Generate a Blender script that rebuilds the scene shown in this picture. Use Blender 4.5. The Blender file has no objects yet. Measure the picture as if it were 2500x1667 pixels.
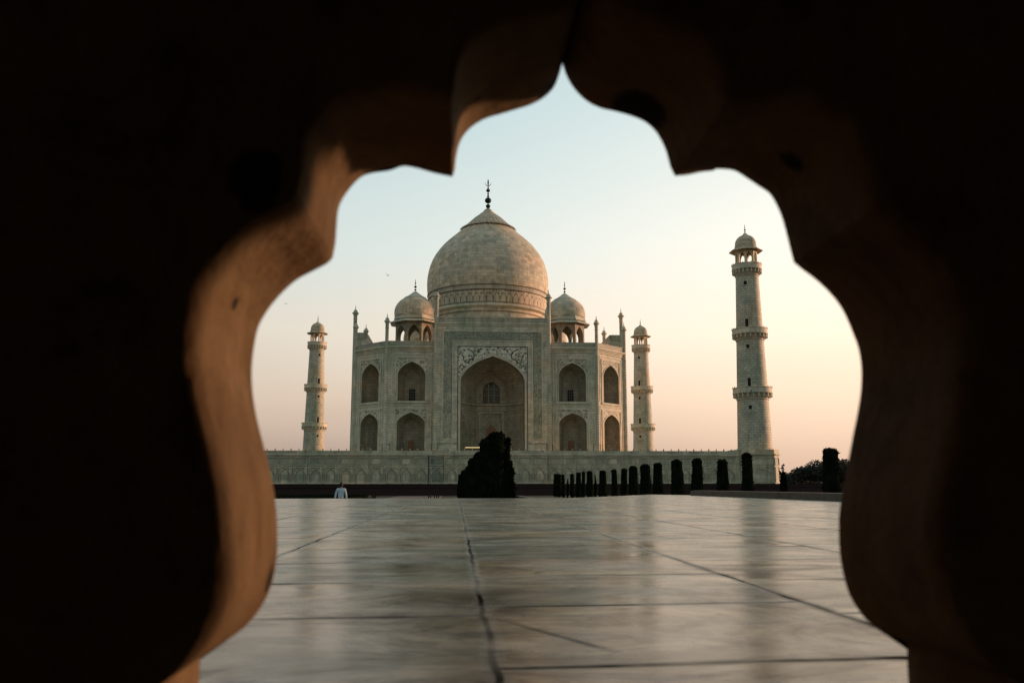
import bpy, bmesh, math, random
from mathutils import Vector, Matrix, noise
random.seed(7)
PI = math.pi
C = bpy.context.scene.collection
sc = bpy.context.scene

# ------------------------------------------------------------------ camera
cd = bpy.data.cameras.new('camera'); cam = bpy.data.objects.new('camera', cd); C.objects.link(cam)
CX, CY, CZ = -6.811, -155.607, 1.62
_yaw, _pitch, _roll = 0.06357, 0.16524, -0.0013
cam.location = (CX, CY, CZ)
cam.rotation_euler = (Matrix.Rotation(-_yaw, 3, 'Z') @ Matrix.Rotation(PI/2 + _pitch, 3, 'X') @ Matrix.Rotation(_roll, 3, 'Z')).to_euler()
cd.sensor_width = 36; cd.lens = 30.39; cd.clip_start = .02; cd.clip_end = 6000
cd.dof.use_dof = True; cd.dof.focus_distance = 150; cd.dof.aperture_fstop = 6.3
sc.camera = cam

# ------------------------------------------------------------------ world and sun
SUN_EL, SUN_AZ = math.radians(6), math.radians(18)     # azimuth measured from +X (east) towards +Y
SKY_RAMP = [(0, (.40, .30, .255)), (.04, (.50, .385, .32)), (.10, (.72, .58, .47)), (.17, (.81, .745, .64)), (.27, (.70, .79, .765)), (.42, (.52, .70, .74)), (1, (.26, .38, .46))]
SKY_BACK, SKY_GLOW = .56, (.40, .245, .14)
w = bpy.data.worlds.new('World'); sc.world = w; w.use_nodes = True
nt = w.node_tree; N = nt.nodes; Lk = nt.links
for n in list(N): N.remove(n)
out = N.new('ShaderNodeOutputWorld'); bg = N.new('ShaderNodeBackground'); sky = N.new('ShaderNodeTexSky')
sky.sky_type = 'NISHITA'; sky.sun_disc = False; sky.sun_elevation = SUN_EL
sky.sun_rotation = PI/2 - SUN_AZ
sky.air_density = 1.4; sky.dust_density = 4.0; sky.ozone_density = 1.0
# dawn haze over the clear-sky model: colour by height, brightness by compass direction
def wm(op, a_, b_=0., clamp=False):
    o = N.new('ShaderNodeMath'); o.operation = op; o.use_clamp = clamp
    for i_, v_ in enumerate((a_, b_)):
        if isinstance(v_, (int, float)): o.inputs[i_].default_value = v_
        else: Lk.new(v_, o.inputs[i_])
    return o.outputs[0]
def wramp(f, stops):
    o = N.new('ShaderNodeValToRGB'); e = o.color_ramp.elements
    while len(e) < len(stops): e.new(.5)
    for i_, (p_, c_) in enumerate(stops): e[i_].position = p_; e[i_].color = (*c_, 1)
    Lk.new(f, o.inputs[0]); return o.outputs[0]
def wmix(mode, f, a_, b_):
    o = N.new('ShaderNodeMix'); o.data_type = 'RGBA'; o.blend_type = mode; o.clamp_result = False
    for s_, v_ in ((o.inputs[0], f), (o.inputs[6], a_), (o.inputs[7], b_)):
        if isinstance(v_, (int, float)): s_.default_value = v_
        elif isinstance(v_, tuple): s_.default_value = (*v_, 1)
        else: Lk.new(v_, s_)
    return o.outputs[2]
tc = N.new('ShaderNodeTexCoord'); sp = N.new('ShaderNodeSeparateXYZ'); Lk.new(tc.outputs['Generated'], sp.inputs[0])
def ddir(az, el):
    v_ = N.new('ShaderNodeVectorMath'); v_.operation = 'DOT_PRODUCT'; Lk.new(tc.outputs['Generated'], v_.inputs[0])
    v_.inputs[1].default_value = (math.cos(el)*math.cos(az), math.cos(el)*math.sin(az), math.sin(el)); return v_.outputs['Value']
nz_ = N.new('ShaderNodeTexNoise'); mp_ = N.new('ShaderNodeMapping'); mp_.inputs['Scale'].default_value = (1.2, 1.2, 7); Lk.new(tc.outputs['Generated'], mp_.inputs[0]); Lk.new(mp_.outputs[0], nz_.inputs[0])
nz_.inputs['Scale'].default_value = 1.6; nz_.inputs['Detail'].default_value = 5
elev = wramp(wm('ADD', sp.outputs[2], wm('MULTIPLY', wm('SUBTRACT', nz_.outputs['Fac'], .5), .045)), SKY_RAMP)
face = wm('POWER', wm('MULTIPLY', wm('ADD', ddir(math.radians(68), 0), 1.0), .5, True), 2.2)     # 1 towards the dawn, 0 behind
bright = wm('ADD', wm('MULTIPLY', face, 1-SKY_BACK), SKY_BACK)
glow = wm('POWER', wm('MAXIMUM', ddir(math.radians(58), math.radians(9)), 0.), 9.0)
col = wmix('MULTIPLY', 1.0, elev, bright)
col = wmix('ADD', 1.0, col, wmix('MULTIPLY', 1.0, glow, SKY_GLOW))
hz = wm('SUBTRACT', 1.0, wm('MULTIPLY', sp.outputs[2], 5.0), True)
clear = wmix('MULTIPLY', 1.0, sky.outputs[0], (.02, .02, .022))
Lk.new(wmix('ADD', 1.0, col, clear), bg.inputs[0]); bg.inputs[1].default_value = 1.0
Lk.new(bg.outputs[0], out.inputs[0])
sd = bpy.data.lights.new('sun', 'SUN'); sd.energy = 4.0; sd.angle = math.radians(5); sd.color = (1, .55, .34)
sun = bpy.data.objects.new('sun', sd); C.objects.link(sun)
_d = Vector((math.cos(SUN_EL)*math.cos(SUN_AZ), math.cos(SUN_EL)*math.sin(SUN_AZ), math.sin(SUN_EL)))
sun.rotation_euler = _d.to_track_quat('Z', 'Y').to_euler()
vs = sc.view_settings; vs.view_transform = 'Standard'; vs.look = 'None'; vs.gamma = 1; vs.exposure = 0.0

# ------------------------------------------------------------------ helpers
ROOT = {}
def tag(o, label=None, cat=None, group=None, kind=None):
    if label: o['label'] = label
    if cat: o['category'] = cat
    if group: o['group'] = group
    if kind: o['kind'] = kind
    return o
def thing(name, loc, label, cat, group=None, rz=0):
    o = bpy.data.objects.new(name, None); C.objects.link(o); o.location = loc; o.rotation_euler.z = rz
    o.empty_display_size = .3
    return tag(o, label, cat, group)
def copy_tree(o, parent=None):
    c = o.copy(); C.objects.link(c); c.parent = parent
    for ch in list(o.children): copy_tree(ch, c)
    return c
class MB:
    """collects faces; every face gets metre-scaled UVs"""
    def __init__(s): s.v = []; s.f = []; s.m = []; s.uv = []; s.mat = 0
    def face(s, pts, uv=None):
        i = len(s.v); s.v += [tuple(p) for p in pts]; s.f.append(tuple(range(i, i+len(pts)))); s.m.append(s.mat)
        if uv is None:
            a = Vector((0, 0, 0)); n = len(pts)
            P = [Vector(p) for p in pts]
            for k in range(n):
                p, q = P[k], P[(k+1) % n]
                a += Vector(((p.y-q.y)*(p.z+q.z), (p.z-q.z)*(p.x+q.x), (p.x-q.x)*(p.y+q.y)))
            if a.length > 0: a.normalize()
            if abs(a.z) > .9: uv = [(p.x, p.y) for p in P]
            else:
                t = Vector((0, 0, 1)).cross(a); t.normalize(); uv = [(p.dot(t), p.z) for p in P]
        s.uv += list(uv)
    def box(s, x0, x1, y0, y1, z0, z1, F=None):
        g = F or (lambda a, b, c: (a, b, c))
        p = [g(x, y, z) for x in (x0, x1) for y in (y0, y1) for z in (z0, z1)]
        for q in ((0,1,3,2),(4,6,7,5),(0,4,5,1),(2,3,7,6),(0,2,6,4),(1,5,7,3)): s.face([p[i] for i in q])
    def lathe(s, prof, n=32, c=(0,0), ph=0, U=None, rot=1, flute=0):
        R = U if U else max(r for r, z in prof)
        rings = []
        for r, z in prof:
            rings.append([(c[0]+r*math.cos(ph+2*PI*k/n), c[1]+r*math.sin(ph+2*PI*k/n), z) for k in range(n)])
        for j in range(len(prof)-1):
            for k in range(n):
                k2 = (k+1) % n; u0, u1 = 2*PI*R*k/n, 2*PI*R*(k+1)/n
                z0, z1 = prof[j][1], prof[j+1][1]
                if prof[j+1][0] < 1e-5: s.face([rings[j][k], rings[j][k2], rings[j+1][k]], [(u0,z0),(u1,z0),(u0,z1)])
                elif prof[j][0] < 1e-5: s.face([rings[j][k], rings[j+1][k2], rings[j+1][k]], [(u0,z0),(u1,z1),(u0,z1)])
                else: s.face([rings[j][k], rings[j][k2], rings[j+1][k2], rings[j+1][k]], [(u0,z0),(u1,z0),(u1,z1),(u0,z1)])
    def tube(s, pts, r, n=6):
        pts = [Vector(p) for p in pts]; rs = r if isinstance(r, (list, tuple)) else [r]*len(pts)
        prev = None
        for i, p in enumerate(pts):
            t = (pts[min(i+1, len(pts)-1)] - pts[max(i-1, 0)]).normalized()
            a = t.orthogonal().normalized() if abs(t.y) > .9 else t.cross(Vector((0, 1, 0))).normalized()
            b = t.cross(a)
            ring = [p + (a*math.cos(2*PI*k/n) + b*math.sin(2*PI*k/n))*rs[i] for k in range(n)]
            if prev:
                for k in range(n): s.face([prev[k], prev[(k+1) % n], ring[(k+1) % n], ring[k]])
            else: s.face(ring[::-1])
            prev = ring
        s.face(prev)
    def build(s, name, mats, parent=None, smooth=None, label=None, merge=True):
        me = bpy.data.meshes.new(name); me.from_pydata(s.v, [], s.f)
        uvl = me.uv_layers.new(name='UVMap')
        for i, t in enumerate(s.uv): uvl.data[i].uv = t
        if not isinstance(mats, (list, tuple)): mats = [mats]
        for m_ in mats: me.materials.append(m_)
        me.polygons.foreach_set('material_index', s.m)
        if merge:
            bm = bmesh.new(); bm.from_mesh(me); bmesh.ops.remove_doubles(bm, verts=bm.verts, dist=1e-4)
            bm.to_mesh(me); bm.free()
        if smooth:
            me.polygons.foreach_set('use_smooth', [True]*len(me.polygons)); me.set_sharp_from_angle(angle=math.radians(smooth))
        me.update()
        o = bpy.data.objects.new(name, me); C.objects.link(o)
        if parent: o.parent = parent
        if label: o['label'] = label
        return o

# ------------------------------------------------------------------ materials
def mat(name):
    m = bpy.data.materials.new(name); m.use_nodes = True
    nt = m.node_tree; b = nt.nodes['Principled BSDF']
    return m, nt, b
class NB:
    """tiny node-graph helper"""
    def __init__(s, nt): s.nt = nt
    def n(s, t, **k):
        o = s.nt.nodes.new('ShaderNode'+t)
        for a, b in k.items():
            if a.startswith('i_'): o.inputs[a[2:].replace('_', ' ')].default_value = b
            else: setattr(o, a, b)
        return o
    def l(s, a, b): s.nt.links.new(a, b)
    def noise(s, vec, scale, detail=4, rough=.55, dist=0):
        o = s.n('TexNoise'); o.inputs['Scale'].default_value = scale; o.inputs['Detail'].default_value = detail
        o.inputs['Roughness'].default_value = rough; o.inputs['Distortion'].default_value = dist
        s.l(vec, o.inputs['Vector']); return o.outputs['Fac']
    def ramp(s, fac, stops):
        o = s.n('ValToRGB'); e = o.color_ramp.elements
        while len(e) < len(stops): e.new(.5)
        for i, (p, c) in enumerate(stops): e[i].position = p; e[i].color = c if len(c) == 4 else (*c, 1)
        s.l(fac, o.inputs[0]); return o.outputs[0]
    def map(s, vec, sc=(1,1,1), loc=(0,0,0)):
        o = s.n('Mapping'); o.inputs['Scale'].default_value = sc; o.inputs['Location'].default_value = loc
        s.l(vec, o.inputs['Vector']); return o.outputs[0]
    def mix(s, fac, a, b, mode='MIX'):
        o = s.n('Mix', data_type='RGBA', blend_type=mode)
        for sock, v in ((o.inputs[0], fac), (o.inputs[6], a), (o.inputs[7], b)):
            if isinstance(v, (int, float)): sock.default_value = v
            elif isinstance(v, tuple): sock.default_value = v if len(v) == 4 else (*v, 1)
            else: s.l(v, sock)
        return o.outputs[2]
    def math(s, op, a, b=0.0, c=None, clamp=False):
        o = s.n('Math', operation=op, use_clamp=clamp)
        for i, v in enumerate((a, b) if c is None else (a, b, c)):
            if isinstance(v, (int, float)): o.inputs[i].default_value = v
            else: s.l(v, o.inputs[i])
        return o.outputs[0]
    def bump(s, h, b, strength=.3, dist=.05):
        o = s.n('Bump'); o.inputs['Strength'].default_value = strength; o.inputs['Distance'].default_value = dist
        s.l(h, o.inputs['Height']); s.l(o.outputs[0], b.inputs['Normal'])
def plain(name, col, rough=.8, metal=0, var=.25, scale=3):
    m, nt, b = mat(name); h = NB(nt)
    tc = h.n('TexCoord').outputs['Object']
    f = h.noise(tc, scale)
    c = h.ramp(f, [(.3, tuple(x*(1-var) for x in col)), (.7, tuple(min(1, x*(1+var)) for x in col))])
    h.l(c, b.inputs['Base Color']); b.inputs['Roughness'].default_value = rough; b.inputs['Metallic'].default_value = metal
    return m
MARBLE = (.69, .625, .50)
def marble(name, bw=1.1, bh=.5, mortar=.03, base=MARBLE, blockvar=.2, pattern=None, mortar_dark=.55, tint=1.0):
    m, nt, b = mat(name); h = NB(nt)
    T = h.n('TexCoord'); uv = T.outputs['UV']; ob = T.outputs['Object']
    big = h.noise(ob, .09, 3, .6); mid = h.noise(ob, .6, 4, .6); fine = h.noise(ob, 5, 3, .7)
    warm = (base[0]*1.12, base[1]*.98, base[2]*.86); cool = (base[0]*.80, base[1]*.89, base[2]*.86); 
    c = h.ramp(big, [(.36, cool), (.5, base), (.64, warm)])
    br = h.n('TexBrick', offset=.5); h.l(uv, br.inputs['Vector'])
    br.inputs['Scale'].default_value = 1; br.inputs['Brick Width'].default_value = bw; br.inputs['Row Height'].default_value = bh
    br.inputs['Mortar Size'].default_value = mortar; br.inputs['Mortar Smooth'].default_value = .4
    br.inputs['Color1'].default_value = (1-blockvar,)*3+(1,); br.inputs['Color2'].default_value = (1+blockvar*.6, 1+blockvar*.5, 1+blockvar*.35, 1)
    br.inputs['Mortar'].default_value = (mortar_dark,)*3+(1,)
    c = h.mix(1.0, c, br.outputs['Color'], 'MULTIPLY')
    st = h.noise(h.map(ob, (1.2, 1.2, .16)), 1, 5, .65)       # rain streaks run down the stone
    c = h.mix(h.ramp(st, [(.5, (0,0,0)), (.72, (1,1,1))]), c, h.mix(1.0, c, (.66, .70, .62), 'MULTIPLY'))
    c = h.mix(1.0, c, h.ramp(mid, [(.3, (.72, .76, .74)), (.7, (1.12, 1.08, 1.04))]), 'MULTIPLY')
    if pattern: c = pattern(h, uv, ob, c)
    h.l(c, b.inputs['Base Color']); b.inputs['Roughness'].default_value = .62; b.inputs['Specular IOR Level'].default_value = .3
    h.bump(h.math('ADD', fine, h.math('MULTIPLY', br.outputs['Fac'], -.5)), b, .35, .04)
    return m
DARK = (.035, .035, .028)
def pat_script(h, uv, ob, c):           # tall slender inlaid strokes of a lettered band
    a = h.noise(h.map(uv, (7, 2.4, 1)), 1, 2, .6, 1.5); b_ = h.noise(h.map(uv, (2.6, 8, 1), (9, 4, 0)), 1, 2, .5, 1.2)
    f = h.math('MAXIMUM', h.ramp(a, [(.5, (0,0,0)), (.54, (1,1,1))]), h.ramp(b_, [(.56, (0,0,0)), (.6, (1,1,1))]))
    c = h.mix(1.0, c, (.74, .8, .78), 'MULTIPLY')
    return h.mix(h.math('MULTIPLY', f, .62), c, DARK)
def pat_floral(sc_, thr=.16):
    def p(h, uv, ob, c):
        v = h.n('TexVoronoi', feature='F1'); v.inputs['Scale'].default_value = sc_; v.inputs['Randomness'].default_value = .75
        h.l(uv, v.inputs['Vector']); d = v.outputs['Distance']
        dot = h.ramp(d, [(thr+.03, (1,1,1)), (thr+.08, (0,0,0))])
        ring = h.ramp(d, [(.44, (0,0,0)), (.48, (1,1,1)), (.54, (1,1,1)), (.58, (0,0,0))])
        g = h.ramp(h.noise(uv, sc_*1.3, 2), [(.45, (0,0,0)), (.52, (1,1,1))])
        f = h.math('MAXIMUM', dot, h.math('MULTIPLY', ring, g))
        return h.mix(h.math('MULTIPLY', f, .85), c, DARK)
    return p
def pat_parapet(h, uv, ob, c):
    s = h.n('SeparateXYZ'); h.l(uv, s.inputs[0])
    x = h.math('SINE', h.math('MULTIPLY', s.outputs[0], 2*PI/.8)); y = h.math('SINE', h.math('MULTIPLY', s.outputs[1], 2*PI/.75))
    q = h.math('ABSOLUTE', h.math('MULTIPLY', x, y))
    nn = h.noise(h.map(uv, (5, 5, 1)), 1, 2)
    f = h.ramp(h.math('ADD', q, h.math('MULTIPLY', nn, .5)), [(.5, (0,0,0)), (.62, (1,1,1))])
    return h.mix(h.math('MULTIPLY', f, .55), c, (.07, .07, .055))
def pat_chevron(h, uv, ob, c):
    s = h.n('SeparateXYZ'); h.l(uv, s.inputs[0])
    t = h.math('PINGPONG', h.math('MULTIPLY', s.outputs[0], 1.0), .22)
    z = h.math('FRACT', h.math('MULTIPLY', h.math('ADD', s.outputs[1], t), 1.9))
    f = h.ramp(z, [(.30, (0,0,0)), (.38, (1,1,1)), (.62, (1,1,1)), (.7, (0,0,0))])
    return h.mix(h.math('MULTIPLY', f, .5), c, (.08, .08, .06))
def pat_petals(h, uv, ob, c):           # row of arched leaves round the dome
    s = h.n('SeparateXYZ'); h.l(uv, s.inputs[0])
    t = h.math('ABSOLUTE', h.math('SUBTRACT', h.math('FRACT', h.math('MULTIPLY', s.outputs[0], 1/1.52)), .5))   # 0 centre .. .5 edge
    zz = h.math('SUBTRACT', s.outputs[1], 42.0)
    top = h.math('SUBTRACT', 2.3, h.math('MULTIPLY', h.math('MULTIPLY', t, t), 7))
    dd = h.math('SUBTRACT', top, zz)
    line = h.math('MULTIPLY', h.ramp(h.math('ABSOLUTE', dd), [(.09, (1,1,1)), (.16, (0,0,0))]), 1.0)
    side = h.math('MULTIPLY', h.ramp(t, [(.42, (0,0,0)), (.46, (1,1,1))]), h.ramp(zz, [(1.5, (1,1,1)), (1.6, (0,0,0))]) if False else h.math('LESS_THAN', zz, 1.6))
    up = h.math('GREATER_THAN', zz, 2.0)
    v = h.n('TexVoronoi', feature='F1'); v.inputs['Scale'].default_value = 1.5; v.inputs['Randomness'].default_value = .4; h.l(uv, v.inputs['Vector'])
    dots = h.math('MULTIPLY', up, h.ramp(v.outputs['Distance'], [(.26, (1,1,1)), (.32, (0,0,0))]))
    f = h.math('MAXIMUM', h.math('MAXIMUM', line, side), dots)
    return h.mix(h.math('MULTIPLY', f, .8), c, (.05, .045, .035))
M = {}
M['marble'] = marble('facade_marble')
M['block'] = marble('minaret_marble', .95, .46, .045, mortar_dark=.5, base=(.60, .555, .44))
M['dome'] = marble('dome_marble', 1.5, .75, .03, base=(.69, .585, .45), blockvar=.24)
M['smooth'] = marble('trim_marble', 2.4, 3, .01, blockvar=.12)
M['recess'] = marble('shaded_recess_marble', 1.0, .6, .04, base=(.35, .30, .225), mortar_dark=.6)  # darker copy of the marble, painting shade into niches and portal
M['ledge'] = marble('ledge_marble', 2.4, 3, .01, base=(.42, .37, .28), blockvar=.12)  # trim marble darkened along with the painted shade of the portal recess
M['script'] = marble('inscribed_marble', 2, 2, .0, pattern=pat_script)
M['floral'] = marble('floral_inlay_marble', 3, 3, 0, pattern=pat_floral(1.55, .28), base=(.78,.74,.62))
M['floral_small'] = marble('small_floral_inlay_marble', 3, 3, 0, pattern=pat_floral(1.9, .27))
M['parapet'] = marble('parapet_marble', 2, 2, .02, pattern=pat_parapet)
M['chevron'] = marble('chevron_marble', 2, 2, .02, pattern=pat_chevron)
M['petals'] = marble('petal_band_marble', 3, 3, 0, base=(.69, .585, .45), pattern=pat_petals)
M['line'] = plain('black_inlay', (.05, .045, .035), .7)
M['plinth'] = marble('plinth_marble', 1.3, .9, .03, base=(.55, .525, .40), blockvar=.3)
M['dark_green'] = marble('dark_green_marble', 1.3, .9, .03, base=(.30, .33, .27), blockvar=.3)
M['bronze'] = plain('dark_bronze', (.02, .028, .024), .45, .6)
M['void'] = plain('dark_opening', (.012, .011, .01), .9)
M['lattice'] = plain('window_lattice_stone', (.22, .21, .17), .8)
M['door'] = plain('brown_door_wood', (.20, .10, .035), .7)
M['screen'] = plain('shaded_screen', (.07, .055, .04), .9)
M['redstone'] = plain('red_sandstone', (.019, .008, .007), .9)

# ------------------------------------------------------------------ building pieces
ARCH = [(1,0),(.992,.06),(.985,.1),(.95,.2),(.9,.3),(.83,.42),(.74,.53),(.63,.64),(.51,.74),(.4,.805),(.28,.87),(.14,.935),(0,1)]
def arch_line(cx, hw, spring, apex):
    r = apex-spring
    L = [(cx-hw*a, spring+r*b) for a, b in ARCH]; R = [(cx+hw*a, spring+r*b) for a, b in ARCH[::-1][1:]]
    return L+R
def frame(o, rz):                       # local facade frame: u to the right seen from outside, w outward
    r = Vector((math.cos(rz), math.sin(rz), 0)); out = Vector((math.sin(rz), -math.cos(rz), 0)); o = Vector(o)
    def g(u, w_, z): p = o + r*u + out*w_; return (p.x, p.y, z)
    return g
def panel_with_arch(mb, g, u0, u1, z0, z1, cx, hw, base, spring, apex, w_=0):
    def q(a, b, c, d): mb.face([g(*p) for p in (a, b, c, d)])
    q((u0,w_,z0),(cx-hw,w_,z0),(cx-hw,w_,z1),(u0,w_,z1)); q((cx+hw,w_,z0),(u1,w_,z0),(u1,w_,z1),(cx+hw,w_,z1))
    if base > z0: q((cx-hw,w_,z0),(cx+hw,w_,z0),(cx+hw,w_,base),(cx-hw,w_,base))
    A = arch_line(cx, hw, spring, apex)
    for (a, za), (b, zb) in zip(A, A[1:]): q((a,w_,za),(b,w_,zb),(b,w_,z1),(a,w_,z1))
def niche(mb, g, cx, hw, base, spring, apex, rings, w0=0):
    """rings: (depth, width scale, height scale); closes with a flat back"""
    O = [(cx-hw, base)] + arch_line(cx, hw, spring, apex) + [(cx+hw, base)]
    R = []
    for d, su, sv in rings: R.append([(cx+(u-cx)*su, w0-d, base+(z-base)*sv) for u, z in O])
    n = len(O)
    for a, b in zip(R, R[1:]):
        for k in range(n-1): mb.face([g(*a[k]), g(*b[k]), g(*b[k+1]), g(*a[k+1])])
        mb.face([g(*a[0]), g(*a[-1]), g(*b[-1]), g(*b[0])])
    L = R[-1]; m = n//2
    for k in range(m): mb.face([g(*p) for p in (L[k], L[n-1-k], L[n-2-k], L[k+1])]) if k+1 < n-2-k else mb.face([g(*p) for p in (L[k], L[n-1-k], L[k+1])])
def arch_band(mb, g, cx, hw, base, spring, apex, t, w0, w1):
    """raised rib that follows an arch"""
    I = [(cx-hw, base)] + arch_line(cx, hw, spring, apex) + [(cx+hw, base)]
    O = [(cx-hw-t, base)] + arch_line(cx, hw+t, spring, apex+t*1.15) + [(cx+hw+t, base)]
    for k in range(len(I)-1):
        a, b, c, d = I[k], I[k+1], O[k+1], O[k]
        mb.face([g(a[0],w1,a[1]), g(b[0],w1,b[1]), g(c[0],w1,c[1]), g(d[0],w1,d[1])])
        mb.face([g(d[0],w0,d[1]), g(d[0],w1,d[1]), g(c[0],w1,c[1]), g(c[0],w0,c[1])])
        mb.face([g(a[0],w1,a[1]), g(a[0],w0,a[1]), g(b[0],w0,b[1]), g(b[0],w1,b[1])])
def rect_band(mb, g, u0, u1, z0, z1, t, w0, w1, bottom=True):
    mb.box(u0, u0+t, w0, w1, z0, z1, g); mb.box(u1-t, u1, w0, w1, z0, z1, g)
    mb.box(u0+t, u1-t, w0, w1-.003, z1-t, z1, g)
    if bottom: mb.box(u0+t, u1-t, w0, w1-.003, z0, z0+t, g)
def spandrel(mb, g, cx, hw, spring, apex, rh, top, w_, foot=None):
    A = arch_line(cx, hw, spring, min(apex, top-.06)); f = spring if foot is None else foot
    def q(*P): mb.face([g(*p) for p in P])
    if rh > hw:
        q((cx-rh,w_,f),(cx-hw,w_,f),(cx-hw,w_,top),(cx-rh,w_,top)); q((cx+hw,w_,f),(cx+rh,w_,f),(cx+rh,w_,top),(cx+hw,w_,top))
    for (a, za), (b, zb) in zip(A, A[1:]): q((a,w_,za),(b,w_,zb),(b,w_,top),(a,w_,top))
def shift(mb, dz): mb.v = [(x, y, z+dz) for x, y, z in mb.v]; return mb
FIN = [(.0,.30,0),(.05,.42,0)]
def finial_profile(r, z0, z1):          # a string of beads closing in a spike; r = largest bead radius
    H = z1-z0; P = []
    def bead(zc, rr, hh):
        for k in range(7):
            a = -PI/2 + PI*k/6; P.append((max(.12*r, rr*math.cos(a)), z0+H*(zc+hh*math.sin(a))))
    P.append((.55*r, z0)); P.append((.2*r, z0+.04*H))
    bead(.17, .85*r, .07); bead(.40, r, .09); bead(.60, .55*r, .04); bead(.72, .5*r, .05)
    P.append((.13*r, z0+.8*H)); P.append((.28*r, z0+.86*H)); P.append((.001, z1)); 
    P.sort(key=lambda p: 0); return P
def small_finial(mb, r, z0, z1, c=(0,0)):
    mb.lathe([(p[0], p[1]) for p in finial_profile(r, z0, z1)], 10, c)

# ================================================================== mausoleum
MZ = 7.0
maus = thing('mausoleum', (.3, 47.5, MZ), 'pale marble mausoleum with a great bulbous dome, standing on the long terrace', 'mausoleum')
def bld(mb, name, mats, parent, smooth=None, label=None): return shift(mb, -MZ).build(name, mats, parent, smooth, label)
HX, HY = 21.4, 28.5                     # wings meet the chamfers at (+-21.4, -28.5)
V8 = [(-HX,-HY),(HX,-HY),(HY,-HX),(HY,HX),(HX,HY),(-HX,HY),(-HY,HX),(-HY,-HX)]
ZB, ZR, ZP = MZ, 29.6, 30.6             # base, roof, parapet top
# core: plain outer walls on the hidden sides, roof
b = MB()
for i in (2, 3, 4, 5, 6):
    a, c = V8[i], V8[(i+1) % 8]; b.face([(a[0],a[1],ZB),(c[0],c[1],ZB),(c[0],c[1],ZR),(a[0],a[1],ZR)])
b.face([(x, y, ZR-.35) for x, y in V8])
bld(b, 'wall', M['marble'], maus)
def bay(o, rz, W, order):
    """two storeys of deep arched niches; o = middle of the bay at wall plane"""
    g = frame(o, rz); h = W/2
    b = MB()
    LO = (0, 2.8, 7.35, 14.03, 16.17); UP = (0, 2.78, 18.5, 23.9, 26.48)
    panel_with_arch(b, g, -h, h, ZB, 17.6, *LO); panel_with_arch(b, g, -h, h, 17.6, ZR, *UP)
    wall = bld(b, 'wall_bay', M['marble'], maus)
    rings = [(0,1,1),(.9,1,1),(1.3,.97,.985),(3.1,.56,.87)]
    for L, nm in ((LO, 0), (UP, 1)):
        b = MB(); niche(b, g, *L, rings=rings)
        if not nm:
            b.box(-1.45, -.62, -3.1, -3.0, 7.35, 9.9, g); b.box(.62, 1.45, -3.1, -3.0, 7.35, 9.9, g)
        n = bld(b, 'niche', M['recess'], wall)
    # sub-parts: window above, door below
    b = MB(); b.box(-.62, .62, -3.1, -3.02, 18.9, 21.2, g); b.mat = 1
    for k in range(1, 3): b.box(-.62+k*.413-.03, -.62+k*.413+.03, -3.02, -2.97, 18.9, 21.2, g)
    for k in range(1, 4): b.box(-.62, .62, -3.02, -2.975, 18.9+k*.575-.03, 18.9+k*.575+.03, g)
    bld(b, 'window', [M['void'], M['lattice']], wall)
    b = MB(); b.box(-.6, .6, -3.1, -3.02, 7.36, 10.6, g); b.mat = 1
    rect_band(b, g, -.95, .95, 7.36, 11.1, .3, -3.1, -2.94, False)
    bld(b, 'door', [M['door'], M['recess']], wall)
    # carved trim
    b = MB()
    for (cx, hw, z0, sp, ap), top, foot in ((LO, 16.95, 7.35), (UP, 27.35, 18.5)):
        arch_band(b, g, cx, hw, foot, sp, ap, .2, 0, .1)
        rect_band(b, g, -3.42, 3.42, foot, top+.15, .3, 0, .13, False)
        rect_band(b, g, -4.05, 4.05, foot if foot > 10 else ZB, top+.75, .16, 0, .08, False)
    b.box(-3.42, 3.42, 0, .22, 18.1, 18.42, g); b.box(-4.3, 4.3, 0, .12, 17.85, 17.98, g)
    rect_band(b, g, -4.75, 4.75, ZB, 28.75, .18, 0, .15, False)
    b.box(-h, h, 0, .30, 29.2, 29.38, g); b.box(-h, h, 0, .5, 29.38, 29.62, g); b.box(-h, h, 0, .16, 28.95, 29.2, g)
    b.box(-h, h, 0, .2, ZB, 8.3, g)
    bld(b, 'moulding', M['smooth'], wall)
    for (cx, hw, z0, sp, ap), top in ((LO, 16.82), (UP, 27.2)):
        b = MB(); spandrel(b, g, cx, hw+.2, sp, ap+.23, 3.12, top, .02); bld(b, 'spandrel_inlay', M['floral_small'], wall)
    b = MB()
    for s in (-1, 1):
        u = s*4.42; rect_band(b, g, u-.3, u+.3, 8.4, 9.9, .07, 0, .05); 
        b.mat = 0
    rect_band(b, g, -3.15, 3.15, 8, 16.84, .05, .0, .03, False); rect_band(b, g, -3.15, 3.15, 19, 27.22, .05, .0, .03, False)
    bld(b, 'inlay_border', M['line'], wall)
    b = MB()
    for s in (-1, 1): b.box(s*(h-.02) - .35*(s > 0), s*(h-.02) + .35*(s < 0), 0, .1, 8.3, 28.9, g)
    bld(b, 'pilaster', M['chevron'], wall)
    b = MB(); b.box(-h, h, -.25, .12, 29.62, ZP, g); b.mat = 1; b.box(-h, h, -.3, .2, ZP, ZP+.1, g); b.box(-h, h, -.28, .16, 29.62, 29.72, g)
    bld(b, 'parapet', [M['parapet'], M['smooth']], wall)
cw = (HX-11.3)/2
bay((-(HX+11.3)/2, -HY, 0), 0, HX-11.3, 0); bay(((HX+11.3)/2, -HY, 0), 0, HX-11.3, 1)
m_ = (HX+HY)/2; cl = (HY-HX)*math.sqrt(2)
bay((-m_, -m_, 0), -PI/4, cl-.02, 2); bay((m_, -m_, 0), PI/4, cl-.02, 3)
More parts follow.
